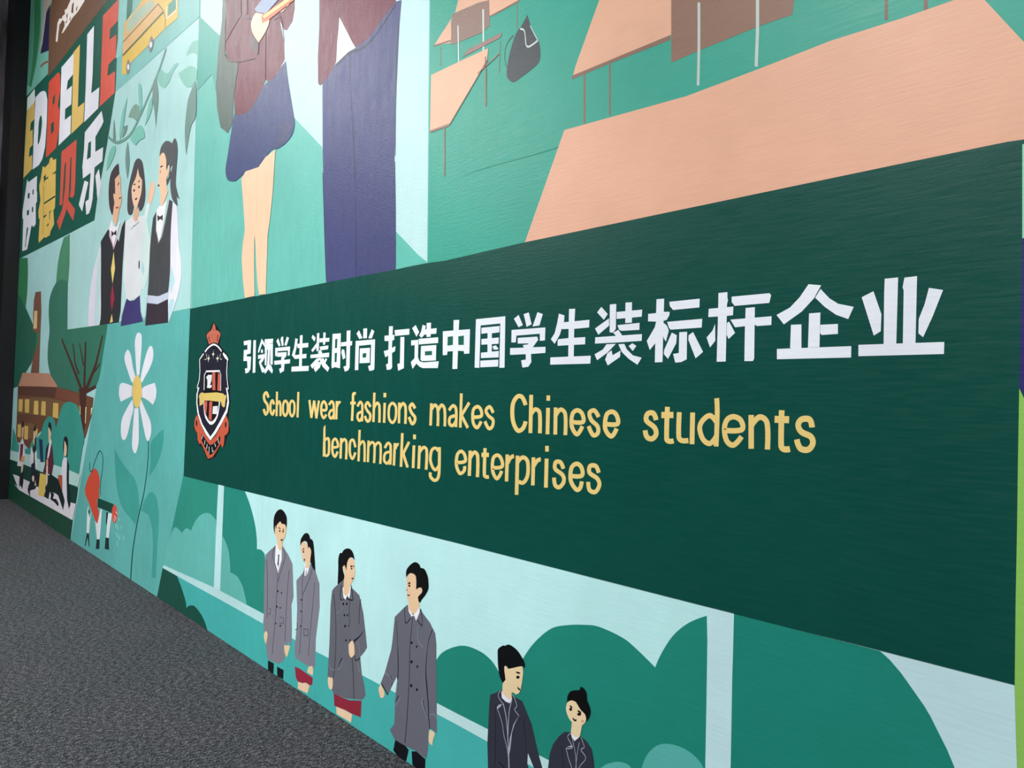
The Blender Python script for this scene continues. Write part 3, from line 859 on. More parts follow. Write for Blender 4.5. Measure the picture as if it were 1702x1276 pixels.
p 950,665 1200,725 1400,780 1650,842 1665,1276 1665,1900 1400,1900 1400,1420 1340,1276 1290,1150 1240,1050 1180,950 1110,850 1060,780 1010,715
+ painted_bush #58b0a8 | pale teal rounded bush at the bottom edge beside the broad bar
@ 700 900 540
c 1150,1200* 1180,1120 1230,1070 1290,1058 1370,1080 1440,1130 1480,1190* 1500,1500* 1100,1500*
c 935,1190* 970,1165 1030,1152 1080,1165 1100,1190* 1200,1500* 850,1500*
+ painted_lawn #44aea9 | bright teal lawn along the foot of the wall
@ 0 0 1701
p 271,946 430,1024 486,1061 526,1083 604,1123 655,1150 726,1184 760,1202 913,1288 1150,1420 1150,1560 600,1230 262,1010
@ 260 780 300
+ painted_bush #0c4a3c | dark green rounded bush at the foot of the window frame
@ 250 940 300
c 115,20* 245,90* 290,200 330,330 338,400* 370,375 420,385 490,480 535,600* 500,640* 100,400* 60,300*
+ window_bar #b9dedf | pale painted window sill bar running down to the right
p 125,-5 600,205 1070,455 1060,545 640,310 400,180 115,20
@ 260 780 300
+ window_bar #bfe4e6 | pale painted upright window bar below the school crest
p 583,135 637,150 600,1140 540,1115 565,500
+ window_bar #bfe0e0 | pale painted sill bar between the coats
@ 760 1050 300
p -193,670 0,770 285,915 870,1212 870,1360 280,1030 0,875 -193,773
+ window_bar #c6e6e8 | small pale piece of sill between the sleeve and coat of the rightmost boy
@ 540 1080 220
p 830,500 880,395 920,410 900,545
# ---- boy 1
@ 260 780 300
+ painted_student #827f8a | boy in a long grey coat, leftmost of the coat group
p 1125,715 1180,715 1240,800 1280,890 1290,1200 1270,1276 1275,1500 1270,1660 1235,1620 1220,1700 1200,1800 1150,1830 1050,1790 1020,1600 1010,1500 1015,1000 1025,810 1060,770
- shirt #eef0f4
p 1125,710 1180,720 1180,850 1145,975 1115,870
- lapel_line #4d4a55
q 6 1120,720 1095,790 1110,870 1140,980 1135,1130 1120,1400 1090,1740
q 6 1185,720 1212,820 1170,960 1145,1060
q 6 1040,850 1045,1100 1042,1400
q 6 1250,950 1230,1200 1215,1500 1210,1620
- tie #1c1a22
p 1145,805 1157,800 1155,830 1150,920 1140,890 1147,830
- face #e9c49e
c 1120,500* 1160,480 1215,520 1220,600 1190,680 1185,740 1165,760* 1145,740 1135,660 1115,600
- hair #0c0a0e
c 1115,610* 1103,540 1110,440 1150,380 1190,385 1225,450 1222,560* 1212,520 1180,510 1165,490 1130,530* 1128,560 1118,530
- facial_feature #3a2420
s 6 1150,545 1168,560
s 6 1190,570 1200,560
e 1162,580 5,8
e 1193,584 5,8
s 8 1170,662 1182,668 1190,655
- button #16141c
@ 420 980 220
e 322,18 8,14
e 368,40 7,12
e 310,215 8,14
e 353,230 7,12
e 297,430 7,12
e 354,462 8,14
- pocket #5f5c68
s 10 205,235 230,245 225,310 195,310
s 10 345,350 390,355 395,430 345,425
- hand #e8c9a0
c 165,530 190,560 185,620 170,700* 150,640 145,570
c 405,710* 480,720* 465,780 440,870* 410,800
- shoe #0b0b10
p 195,905 270,945 265,1075 195,1050
p 312,985 395,1030 390,1150 315,1110
# ---- girl 2
@ 260 780 300
+ painted_student #807e8a | girl in a long grey coat and red skirt, second of the coat group
p 1395,905 1450,890 1490,930 1535,1080 1537,1300 1500,1600 1495,1850 1470,1880 1310,1780 1300,1700 1320,1500 1325,1300 1318,1045 1385,970
- shirt #eef0f4
p 1395,890 1450,880 1430,960 1410,1005 1395,1000
- tie #33333c
s 10 1413,950 1408,1000
- lapel_line #4d4a55
q 5 1385,960 1375,1040 1372,1180
q 5 1475,900 1450,1000 1400,1130 1375,1190 1370,1400 1345,1740
q 5 1490,1060 1470,1300 1450,1500 1430,1760
- face #eac8a6
c 1390,680* 1420,700 1440,740* 1458,740 1455,820 1445,880 1430,930* 1400,920* 1405,880 1380,860 1370,800 1358,760 1360,700
- hair #0b090c
c 1357,720* 1360,660 1395,605 1430,605 1447,655* 1475,680 1490,850 1495,960* 1460,900 1450,850 1458,770 1440,730 1428,750* 1420,690 1395,672 1370,690
- facial_feature #3a2420
s 6 1375,760 1392,742
e 1385,775 5,8
s 7 1390,840 1392,860 1400,845
- button #16141c
@ 420 980 220
e 625,127 7,12
e 620,277 7,12
e 615,467 7,12
- pocket #5f5c68
s 12 655,500 710,510 705,590 655,580 655,500
s 10 565,420 575,500 545,515
- hand #e8c9a4
c 720,990 765,985 775,1040 770,1100* 700,1060*
- skirt #94263a
p 540,985 600,1010 700,1080 770,1130 765,1220 735,1225 680,1190 640,1195 580,1180 555,1130
- leg #ecc8a6
p 580,1180 640,1200 680,1192 730,1228 710,1310 700,1330 580,1270
# ---- girl 3
@ 420 980 220
+ painted_student #66666f | girl with long black hair in a dark grey coat, third of the coat group
p 1100,-75 1165,-130 1200,-40 1255,-40 1300,0 1370,70 1420,300 1450,560 1468,740 1440,790 1380,860 1400,1080 1430,1200 1450,1350 1430,1390 1400,1412 1200,1395 1040,1340 1010,1260 1025,1160 960,1130 970,950 985,700 1000,200 1020,10 1050,-30
- coat_line #23222c
q 14 1140,-60 1125,60 1130,120 1150,130
q 14 1265,-60 1280,60 1285,130 1230,120 1215,100
q 8 1160,130 1240,130 1240,300 1250,440
q 10 1035,50 1060,250 1068,560 1060,900 1035,1140
q 14:8 1385,120 1370,300 1365,440
q 6:26 1420,530 1370,600 1300,660
q 14 1300,660 1300,740 1320,900 1380,870
q 12 1275,870 1290,1050 1300,1400
q 18:6 1150,880 1120,930 1100,990
- coat_highlight #8b8f9c
q 6 1135,140 1145,250 1070,300
q 8 1345,660 1370,760 1375,860
q 8 1345,900 1355,980 1380,1060
q 8 1158,890 1140,980 1110,1020 1095,1010
q 8 980,950 1000,1010 1050,1030
- button #0d0b12
e 1162,180 11,17
e 1207,180 10,17
e 1178,325 10,16
e 1217,325 8,14
e 1186,465 11,17
e 1232,460 7,10
e 1198,650 9,15
e 1250,647 8,12
- shirt #f0f0f4
p 1155,-30 1260,-40 1250,60 1240,110 1215,70 1190,130 1165,90
- face #e9c49e
@ 420 830 220
c 1240,745* 1300,780 1310,870 1315,930 1300,1010 1270,1070 1250,1110 1240,1190 1200,1235* 1170,1200 1170,1050* 1180,940 1155,880 1175,840 1200,900* 1215,800
- hair #08080c
c 1145,690* 1180,640 1240,630 1285,680 1308,780* 1270,740 1235,760 1212,820 1205,910* 1180,840* 1155,870 1160,920 1175,980 1165,1030* 1090,1090* 1098,900 1100,760 1120,690
- facial_feature #2e1c1a
e 1268,858 10,10
e 1295,858 5,8
e 1270,887 8,8
s 10 1270,1012 1285,1018 1295,1005
- hand #eccaa8
@ 540 1080 220
c 305,-70* 350,-120 375,-60 380,60* 340,100* 310,50
c 40,345* 100,360* 100,450 90,500 60,500 40,430
- skirt #8f2638
p 112,560 200,600 310,645 470,650 460,865 350,820 260,770 120,715
- leg #eecbaa
p 145,725 260,775 350,825 335,935 250,880 150,820
# ---- boy 4
@ 540 1080 220
+ painted_student #666672 | boy looking back in a dark grey coat, rightmost of the coat group
@ 590 910 220
p 640,760 690,720 830,770 870,840 960,960 1030,1100 1045,1250 1043,1314 1053,2374 1050,2381 962,2316 942,2346 937,2596 917,2716 787,2616 647,2546 512,2471 447,2340 503,2264 510,2126 513,1954 543,1694 533,1654 423,1894 328,1744 383,1604 463,1314 480,1200 490,1100 510,890
- coat_line #23222c
q 12 640,770 640,880 655,970 715,900
q 12 845,790 860,900 860,1000 800,925
q 10:14 740,880 725,1050 705,1276 700,1600 680,2000 660,2300 640,2510
q 8 530,930 545,1150 548,1300
q 16:18 548,1300 555,1500 550,1690
q 14:8 995,1050 950,1180 930,1300
q 10:26 930,1300 910,1560 920,1740
q 26:14 920,1740 940,2000 950,2200 960,2330
q 16 335,1745 370,1800 420,1890
q 10 445,1640 475,1700 470,1780
q 16:10 560,1900 530,1970
q 10 875,1950 900,2100 940,2200
- coat_highlight #8f93a4
q 8 805,1000 808,1180 870,1276
q 8 390,1610 440,1650 480,1720
q 10 580,1920 560,1970 520,2030
q 12 870,1940 860,2000 900,2120 930,2200
q 8 950,2190 980,2135 1030,2160 1060,2210
- button #0b0a10
e 727,1220 12,17
e 793,1270 10,14
e 725,1465 14,20
e 800,1527 10,17
e 722,1770 14,22
e 795,1823 12,18
- shirt #f2f0f4
p 680,710 740,870 770,840 830,760 830,830 785,940 760,870 725,885 690,820
- face #e9c49e
c 720,325* 780,370 785,530 785,540* 840,510 865,530 855,580 815,630 820,700 825,760 780,830 745,850* 700,800 690,720* 670,640 665,580 660,540 665,470 665,380
- hair #050507
c 658,380* 660,290 710,220 770,185 820,210 840,262* 890,275 930,360 942,450 940,530 900,610 860,660 835,705* 818,690 808,630* 850,590 865,550 850,512* 810,515 785,545* 783,370 720,325 680,345
- facial_feature #1c1210
q 12 683,465 697,452 710,460
e 698,488 9,12
e 666,545 4,7
q 8 672,600 687,615 705,602
- hand #ecc9a4
@ 540 1080 220
c 720,445* 760,530 760,600 715,615* 690,500
c 1345,1025* 1410,1070 1390,1150 1380,1225* 1335,1170
- trousers #0b0b14
@ 640 1110 220
p 130,925 260,1000 300,1050 270,1190 200,1190 105,1055
p 340,1070 400,1070 515,1170 510,1400 350,1240

+ window_bar #c4e4ea | broad pale painted upright window bar at the lower right
@ 1160 870 542
p 45,435 188,465 182,700 175,900 170,1276 175,1700 30,1700 38,1276 45,900 50,560
# ---- blazer boys
@ 760 1050 300
+ painted_student #31333f | tall boy in a dark blazer with pale piping
p 410,540 430,570 520,600 610,650 640,720 700,870 760,1130 800,1276 860,1600 780,1600 720,1276 665,1140 660,1240 670,1276 680,1600 290,1600 290,1300 283,1050 300,700 310,590 370,570
- blazer_line #1d1e28
q 12 355,690 360,900 355,1276
q 10 625,800 640,1000 655,1150
q 20:8 390,1220 440,1276 500,1320
- blazer_piping #a9abbb
q 7 410,550 385,600 425,670
p 370,715 390,685 425,680 405,705 380,725
q 7 375,720 420,850 440,980 475,1130 490,1400
q 12 430,670 460,800 475,980 480,1080
q 12 515,640 490,740 482,850 475,1020
q 7 520,590 545,640 560,700 540,730 582,790
p 582,785 540,870 515,950 500,1100 490,1150 485,1100 495,1000 530,870
q 16:20 480,1080 485,1200 488,1400
- shirt #e6e6f4
p 415,560 510,580 515,630 495,672 455,655 420,620
- face #eacfa4
c 445,325 460,320 480,345 530,335 610,322* 620,380 605,500* 585,570 550,588* 515,570 510,620 490,635 445,600 425,570* 430,480 450,450 445,400
- hair #050507
c 430,480* 400,420 385,330 380,220 385,160 430,128 450,132* 480,118 520,135 570,180 620,260 636,310 632,338* 600,322 540,335 480,348* 460,320 440,330 448,400 455,450*
- facial_feature #161010
p 550,372 590,380 592,395 560,390
e 571,426 12,12
q 10 568,520 580,538 592,540
+ painted_student #31333f | shorter smiling boy in a dark blazer at the bottom edge
p 1070,945 1160,980 1220,1030 1265,1100 1285,1200 1300,1400 1310,1600 850,1600 855,1276 870,1150 900,1060 960,980 1010,940
- blazer_line #1b1c26
q 10 985,1080 1000,1276 1000,1500
q 8 1265,1100 1275,1276
- blazer_piping #a9abbb
q 7 1075,955 1040,990 1085,1085 1025,1095
p 1030,1085 1080,1065 1085,1085
q 8 1025,1095 1050,1200 1080,1290 1100,1500
q 7 1070,950 1100,1080 1118,1200 1120,1400
q 7 1150,1040 1130,1150 1115,1290 1110,1400
q 7 1165,990 1190,1060 1195,1090 1165,1110 1210,1190 1150,1276 1130,1400
- shirt #eceaf2
p 1070,935 1150,960 1150,990 1105,1028 1080,990
- face #ecd2a8
c 1035,670 1065,642 1110,650 1150,690 1200,750* 1215,800 1205,850 1175,880* 1155,985* 1110,990* 1070,950* 1080,850* 1045,800 1025,730
- blush #d9a08e
e 1180,840 14,14
- hair #050507
c 1035,665* 1040,600 1075,555 1150,545 1155,520* 1185,525 1215,570 1220,640* 1245,700 1255,750 1245,800 1215,845* 1205,780 1160,730 1130,680 1110,655 1070,645
- facial_feature #161010
s 9 1060,695 1082,712
s 11 1135,742 1165,760
e 1068,728 10,12
e 1148,775 14,11
q 10 1088,812 1105,832 1122,828
# ---- the banner
@ 0 0 1701
+ slogan_banner #00463c | dark green banner across the middle of the mural
p 316,513 340,508 442,489 542,469.5 656,448 707,437.5 740,433 870,403 1240,325.7 1473,277 1674,235.6 1706,231 1702,700 1691,1139 1461,1080 1176,1008 752,900 406,815.5 305,790.5 309,700
+ wall_crack #0a3a33 | fine crack running across the banner through the slogan
q 1.3:1.6 985,523 1070,516 1130,512 1186,508 1240,506 1290,502 1340,497 1385,493 1440,485 1480,482
+ wall_crack #35927f | fine crack in the classroom panel
q 0.5:0.7 770,290 800,280 850,266 890,255 928,243
# ---- crest
@ 300 520 110
+ crest #0f1518 | school crest with a red crown and a black shield at the left end of the banner
p 850,235 930,330 1000,440 1050,560 1010,760 1000,820 1080,920 1200,1060 1260,1180 1250,1300 1200,1550 1280,1860 1265,2000 1280,2250 1240,2600 1220,2780 1270,2950 1270,3080 1200,3180 1150,3370 1080,3480 1040,3400 900,3700 740,3780 680,3750 560,3460 480,3400 430,3310 420,3080 340,2980 350,2800 420,2600 400,2200 400,2000 430,1860 480,1600 470,1300 460,1180 560,1040 620,950 700,820 650,570 750,430 800,300
- crown #bf6650
c 850,265* 890,330 900,430* 990,480 1025,560 980,700 960,790* 850,760 730,810* 700,700 670,580 720,500 790,440*
- crown_jewel #5f1f16
p 715,610 735,610 760,735 745,735
p 955,560 975,560 945,735 930,735
s 10 840,340 845,450
s 14 905,600 890,680
s 12 800,590 795,660
- crown_band #d88a60
s 8 750,520 850,500 960,520
s 10 780,600 790,740
s 10 900,580 905,740
- scroll #c65a40
c 440,2600* 380,2700 355,2850 370,2980 430,3080* 440,3260* 480,3370* 520,3340* 600,3500 700,3740* 760,3730 840,3680 1030,3360* 1070,3460* 1110,3380 1130,3150* 1210,3080 1235,2950 1225,2780 1170,2630* 1060,2830 900,3150 770,3280* 600,3050 480,2740*
- scroll_inset #0c1416
c 545,3100* 640,3240 700,3330 770,3390 850,3350 950,3260 1010,3150* 1020,3250 950,3440 850,3580 760,3650* 700,3560 600,3400 540,3250
e 412,2830 18,80
e 1160,2870 18,80
- scroll_letters #e8e6e0
s 22 570,3130 545,3240
s 26 630,3270 615,3380
s 26 685,3370 670,3490
s 26 735,3430 730,3600
q 20 810,3440 820,3560 850,3530
s 24 875,3350 905,3440
s 24 955,3220 980,3350
- shield #20202e
p 560,1000 700,920 850,900 1040,960 1180,1080 1220,1200 1190,1600 1240,1930 1230,2200 1200,2500 1000,2980 765,3270 650,3100 470,2700 410,2300 430,1930 490,1600 480,1200
- shield_outline #f0f2f2
q 45 628,1000 700,905 780,840 850,810 930,840 1000,910 1055,985
s 34 595,1045 490,1190
s 34 488,1180 498,1500 480,1720 430,1900 440,1950 480,1920
p 480,1920 440,2080 430,2300 470,2580 560,2850 765,3180 765,3270 640,3100 520,2850 430,2550 405,2300 410,2080 450,1930
p 1100,1010 1180,1090 1225,1180 1225,1220 1195,1210 1140,1160 1085,1060
s 34 1205,1200 1185,1520 1195,1700 1225,1940 1180,1950
p 1165,1910 1200,1950 1230,2100 1245,2300 1200,2550 1060,2830 900,3110 765,3280 765,3180 880,3020 1030,2750 1170,2480 1205,2250 1190,2060
- shield_star #dcdcc4
c 845,945* 850,1030 875,1060 845,1090 838,1190* 832,1090 805,1060 835,1030
c 725,1060* 732,1140 755,1165 728,1200 715,1280* 708,1200 690,1165 715,1140
c 958,1055* 962,1140 985,1165 958,1200 950,1285* 942,1200 910,1165 945,1140
q 14 660,1045 675,1130 660,1190 610,1190
q 14 1030,1040 1015,1120 1030,1190 1065,1180
- inner_shield #0c0e12
p 610,1580 670,1470 1000,1465 1045,1590 1035,2000 1015,2300 960,2680 800,2820 640,2600 590,2300 600,1900
- inner_outline #f2eef2
s 44 650,1500 1010,1490
s 32 665,1490 612,1600 605,1980
s 24 1000,1490 1035,1590 1030,2000
c 590,2250* 600,2500 640,2700 740,2850 800,2870 880,2810 960,2640 1000,2400 1020,2240* 985,2240* 975,2420 930,2620 860,2740 790,2785 720,2750 650,2600 610,2400 605,2250*
- red_stripe #c95f4e
p 815,1515 890,1515 895,1985 820,1980
p 965,1520 1020,1600 1020,2000 945,1990
p 600,2265 685,2270 680,2420 650,2650 610,2480
p 740,2275 815,2270 800,2700 790,2770 725,2720
- crest_letter #e4e2e4
p 665,1640 710,1590 805,1590 800,1700 760,1710 805,1710 765,1830 745,1850 800,1850 800,1900 770,1930 680,1925 690,1830 690,1720 665,1670
p 835,2400 955,2385 945,2600 820,2590
- crest_ribbon #d9bd6a
p 540,2040 620,2060 920,2040 1100,2070 1125,2110 1180,2110 1150,2280 1140,2400 1110,2430 1060,2380 1040,2280 900,2270 750,2250 590,2250 575,2340 490,2390 485,2200 470,2150 490,2080
# ---- Chinese slogan line
@ 395 540 240
k 0.62
+ slogan_character #e6e8f0
s 50 72,215 155,200
p 115,190 158,186 152,332 115,340
p 72,295 112,290 152,285 152,335 110,345 105,370 150,372 152,420 68,425
p 110,375 158,372 150,520 125,560 92,570 85,512 115,508
p 185,180 215,176 207,560 176,565
+ slogan_character #e6e8f0
p 282,160 302,190 320,225 320,262 290,215 250,330 240,320 240,300
p 275,290 295,285 298,325 275,330
p 240,355 315,340 318,378 295,430 270,455 255,420 285,395 240,400
p 262,425 290,480 325,530 300,562 285,555 248,435
p 318,168 418,160 415,208 355,225 318,222
p 340,225 415,215 412,465 385,468 385,290 345,292 340,478 318,470 320,230
s 40 370,240 360,480
p 345,470 385,462 350,540 322,575 310,545
p 370,480 395,475 415,535 405,572 360,520
+ slogan_character #e6e8f0
p 455,190 478,155 505,240 485,255
p 515,140 535,135 540,240 520,248 505,170
p 578,138 605,150 575,245 550,235
p 442,270 618,252 612,358 590,362 592,300 470,308 468,370 442,365
p 472,325 575,318 575,360 535,415 510,400 520,372 470,375
p 430,422 618,402 615,452 432,468
p 515,385 545,390 550,470 545,540 500,568 488,515 512,505
+ slogan_character #e6e8f0
p 680,155 708,165 695,260 665,390 638,355 665,270
p 735,122 765,118 760,300 755,490 722,490 728,300
p 700,222 832,210 830,262 705,272
p 668,355 810,338 808,390 668,400
p 635,490 838,480 835,540 632,548
+ slogan_character #e6e8f0
p 885,115 918,150 905,195 870,150
p 935,98 962,92 955,300 928,310
p 868,295 930,210 932,262 880,320 860,280
p 962,158 1080,150 1078,195 962,205
p 1010,88 1036,88 1030,230 1005,232
p 965,255 1068,240 1065,285 975,298
p 970,290 995,320 985,350 955,340 945,320
p 858,350 1078,325 1075,378 856,390
p 930,395 985,385 935,450 880,515 855,475
p 930,440 990,430 968,500 915,555 895,510
p 960,400 1010,390 1035,450 1080,505 1060,550 1000,490
p 1035,390 1055,400 1035,445 1020,425
+ slogan_character #e6e8f0
p 1118,105 1215,98 1205,510 1190,505 1145,495 1110,510 1105,480
- letter_gap #1b5a4a
p 1148,168 1175,160 1170,270 1145,272
p 1143,330 1170,328 1165,435 1142,440
+ slogan_character #e6e8f0
p 1285,68 1328,62 1318,500 1300,535 1262,548 1245,490 1278,480
p 1218,205 1350,188 1345,240 1215,252
p 1230,285 1255,290 1270,385 1240,405 1220,320
+ slogan_character #e6e8f0
p 1430,62 1470,155 1432,165 1400,100
p 1480,42 1525,38 1522,155 1478,158
p 1580,48 1610,75 1580,158 1538,155
p 1390,188 1618,168 1610,520 1590,535 1550,540 1535,485 1565,470 1572,230 1428,245 1420,530 1380,532
p 1440,275 1558,268 1555,445 1435,450
- letter_gap #1b5a4a
p 1472,335 1515,330 1512,380 1472,385
@ 630 520 220
+ slogan_character #e6e8f0
p 128,172 178,168 165,450 168,700 150,725 100,732 88,660 115,650
p 70,292 195,280 195,345 155,362 70,360
p 60,490 140,465 210,425 205,490 80,570
p 200,220 390,202 388,278 205,295
p 275,308 325,308 318,710 245,742 235,655 268,645
+ slogan_character #e6e8f0
p 470,155 515,245 480,305 425,195
p 560,152 600,165 575,290 545,320 515,290 540,240
p 612,128 668,124 662,305 610,308
p 585,210 740,195 735,265 580,280
p 510,332 760,312 758,385 512,405
p 412,352 505,345 500,570 520,620 570,635 768,620 755,708 560,708 520,690 480,650 430,718 408,630 455,580 458,412 412,418
p 540,425 735,410 730,610 550,618 532,600
- letter_gap #1f5f50
p 590,492 680,487 680,540 588,545
+ slogan_character #e6e8f0
p 820,235 1168,208 1160,520 1092,525 1090,490 1010,485 880,495 872,540 818,542
p 958,92 1030,88 1020,300 1005,718 942,720
- letter_gap #1f5f50
p 882,305 950,298 948,410 878,420
p 1018,300 1090,290 1088,410 1018,410
+ slogan_character #e6e8f0
p 1245,80 1622,42 1612,702 1545,705 1558,135 1305,160 1288,705 1228,702
p 1315,190 1548,168 1545,248 1455,260 1390,258 1315,268
p 1315,335 1538,315 1535,395 1315,408
s 88 1422,220 1420,530
p 1455,430 1500,415 1535,460 1520,470 1475,470
p 1310,510 1538,488 1535,570 1310,580
p 1302,612 1532,600 1530,688 1300,698
@ 840 500 240
+ slogan_character #e6e8f0
p 100,210 155,165 205,285 155,310
p 215,155 275,135 308,275 250,305
p 378,132 440,155 400,290 320,300
p 72,342 470,312 465,465 405,470 405,385 130,408 122,488 70,488
p 145,435 375,420 385,460 310,560 270,590 270,500 145,502
p 55,555 210,550 472,540 470,612 290,625 55,635
p 205,520 270,510 300,600 305,720 270,775 200,785 185,700 240,690 240,600
+ slogan_character #e6e8f0
p 630,150 695,170 690,240 640,400 580,505 535,450 580,380 610,260
p 750,95 822,92 810,300 805,655 740,658 745,300
p 680,252 990,222 985,312 820,328 665,332
p 625,450 740,438 940,425 938,510 615,528 615,470
p 530,665 1005,645 1000,738 528,750
+ slogan_character #e6e8f0
p 1130,70 1205,155 1160,222 1080,135
p 1230,42 1305,35 1300,330 1270,372 1228,370
p 1055,325 1220,205 1222,290 1095,398
p 1310,130 1612,102 1605,185 1500,195 1310,212
p 1415,20 1490,15 1490,255 1412,260
p 1320,285 1580,258 1578,340 1370,352 1340,340
p 1330,340 1375,405 1310,420 1270,375
p 1058,428 1608,390 1605,470 1300,490 1055,502
p 1190,510 1300,505 1200,610 1080,698 1050,628 1150,570
p 1200,620 1250,580 1262,640 1355,585 1350,660 1205,760 1175,690
p 1330,510 1400,505 1430,570 1500,640 1605,668 1555,752 1450,680 1370,600
p 1495,498 1542,530 1500,590 1452,530
@ 1070 480 240
+ slogan_character #e6e8f0
p 150,122 240,115 235,270 305,270 300,310 270,365 232,375 232,400 270,430 295,490 260,620 235,580 228,545 220,862 130,865 135,640 70,720 35,612 75,545 130,450 145,385 50,382 52,295 145,285
p 300,152 658,115 655,218 345,248 308,205
p 275,388 688,352 682,455 315,480 295,455
p 330,515 388,545 382,640 285,825 235,765 240,720
p 418,510 510,505 505,830 440,862 370,868 345,765 412,755
p 580,508 698,742 610,818 525,600 528,545
+ slogan_character #e6e8f0
p 880,48 985,38 985,105 992,130 980,180 965,855 858,858 872,400
p 765,235 1055,208 1050,310 980,318 760,332
p 840,412 842,610 780,690 740,572 810,490
p 980,400 1005,385 1075,518 1000,590 975,540
p 1035,92 1480,50 1500,75 1478,165 1070,200 1035,155
p 1020,362 1505,322 1502,425 1330,438 1320,425 1075,452 1055,420
p 1200,225 1308,215 1300,820 1285,850 1185,850 1190,520
@ 1280 450 310
+ slogan_character #e6e8f0
p 350,122 465,132 400,250 290,370 125,488 58,402 180,335 270,240
p 460,165 540,250 620,300 762,328 712,440 600,400 500,330 410,245
p 190,492 285,488 285,710 182,705
p 355,388 458,380 450,695 345,700
p 458,492 618,484 618,575 470,585 455,565
p 62,712 740,686 738,790 62,806
+ slogan_character #e6e8f0
p 942,186 985,310 1015,395 1008,552 945,590 835,240
p 1045,72 1167,60 1150,670 1035,670 1040,200
p 1225,62 1340,48 1325,665 1210,665 1218,180 1208,150
p 1448,155 1577,175 1480,420 1395,605 1352,570 1355,440 1410,300
p 805,675 1588,648 1585,758 805,778
# ---- English line 1
@ 425 640 280
k 0.80
+ slogan_letter #e8c87c
q 30 128,125 108,75 85,100 88,150 118,200 122,260 100,292 80,240
+ slogan_letter #e8c87c
q 28 185,195 168,155 150,190 150,260 170,295 188,245
+ slogan_letter #e8c87c
s 26 215,65 210,312
q 26 215,200 235,165 248,190 250,312
+ slogan_letter #e8c87c
q 27 298,155 322,190 320,270 298,308 276,270 278,190 298,155
+ slogan_letter #e8c87c
q 27 368,155 390,190 388,275 366,312 345,275 345,190 368,155
+ slogan_letter #e8c87c
s 26 430,68 422,325
+ slogan_letter #e8c87c
s 26 542,150 562,330
s 26 562,330 590,155
s 26 590,155 612,335
s 26 612,335 638,155
+ slogan_letter #e8c87c
q 28 665,250 710,248 712,200 688,165 665,200 662,280 685,330 712,295
+ slogan_letter #e8c87c
q 27 740,200 765,165 785,190 790,345
q 27 788,250 755,260 740,300 760,335 788,300
+ slogan_letter #e8c87c
s 26 818,160 814,345
q 28 820,215 838,175 855,178
+ slogan_letter #e8c87c
q 30 1010,88 985,90 982,150 972,360
s 28 955,180 1010,180
+ slogan_letter #e8c87c
q 28 1028,215 1055,170 1075,200 1072,365
q 28 1074,270 1035,285 1028,330 1050,358 1074,320
+ slogan_letter #e8c87c
q 30 1158,220 1130,175 1108,210 1125,255 1155,295 1150,350 1125,362 1102,310
+ slogan_letter #e8c87c
s 30 1198,75 1188,372
q 30 1195,230 1225,180 1248,210 1248,378
+ slogan_letter #e8c87c
s 30 1302,178 1296,380
s 44 1290,100 1318,100
+ slogan_letter #e8c87c
q 30 1380,180 1415,220 1412,330 1380,378 1345,330 1348,220 1380,180
+ slogan_letter #e8c87c
s 30 1450,175 1446,385
q 32 1452,240 1485,185 1512,220 1510,390
+ slogan_letter #e8c87c
q 34 1608,235 1580,190 1555,225 1575,280 1608,325 1600,375 1575,385 1548,320
@ 700 650 340
+ slogan_letter #e8c87c
s 28 85,100 78,285
q 28 88,150 115,115 138,150 138,290
q 28 142,160 170,115 195,150 196,292
+ slogan_letter #e8c87c
q 28 232,160 265,120 290,150 288,298
q 28 286,205 240,220 235,270 262,285 288,250
+ slogan_letter #e8c87c
s 28 334,18 325,302
s 28 400,95 335,200 388,305
+ slogan_letter #e8c87c
q 30 440,215 500,205 495,150 465,128 432,160 432,260 465,302 498,250
+ slogan_letter #e8c87c
q 30 598,180 570,130 538,160 560,205 598,240 590,295 560,308 530,250
k 0.92
+ slogan_letter #e8c87c
q 36 868,115 840,50 800,45 762,110 762,240 800,325 845,310 868,250
+ slogan_letter #e8c87c
s 34 915,30 908,348
q 34 915,190 950,150 985,180 986,350
+ slogan_letter #e8c87c
s 34 1055,138 1050,358
s 44 1042,57 1072,57
+ slogan_letter #e8c87c
s 34 1118,135 1115,360
q 34 1120,200 1160,152 1198,190 1198,365
+ slogan_letter #e8c87c
q 36 1255,255 1345,255 1340,190 1300,158 1258,190 1252,290 1295,358 1340,290
+ slogan_letter #e8c87c
q 36 1475,215 1440,160 1400,180 1415,240 1465,290 1470,345 1430,365 1392,290
+ slogan_letter #e8c87c
q 38 1530,270 1632,272 1625,200 1585,170 1540,200 1530,310 1580,375 1625,310
@ 1050 650 320
+ slogan_letter #e8c87c
q 46 215,255 190,195 140,200 130,260 200,320 215,380 180,420 135,405 118,345
+ slogan_letter #e8c87c
q 46 315,138 308,420 330,442 370,438
s 55 262,210 368,210
+ slogan_letter #e8c87c
q 46 420,185 415,400 440,435 500,435
s 46 538,188 532,468
+ slogan_letter #e8c87c
q 46 750,62 755,200 745,488
q 46 745,270 690,215 625,260 600,330 630,425 690,462 745,400
+ slogan_letter #e8c87c
q 48 815,345 970,340 965,260 900,225 840,255 818,340 840,440 900,475 970,400
+ slogan_letter #e8c87c
s 52 1055,210 1055,508
q 50 1060,300 1130,228 1195,280 1198,515
+ slogan_letter #e8c87c
q 54 1325,168 1320,480 1345,512 1397,510
s 62 1262,248 1390,252
+ slogan_letter #e8c87c
q 54 1592,320 1570,250 1500,250 1470,300 1500,360 1580,400 1600,460 1560,515 1490,505 1458,425
# ---- line 2
k 0.9
@ 525 710 240
+ slogan_letter #e8c87c
p 90,0 112,-30 112,100 115,340 80,345
q 30 108,150 145,130 155,190 150,310 125,335 98,320
+ slogan_letter #e8c87c
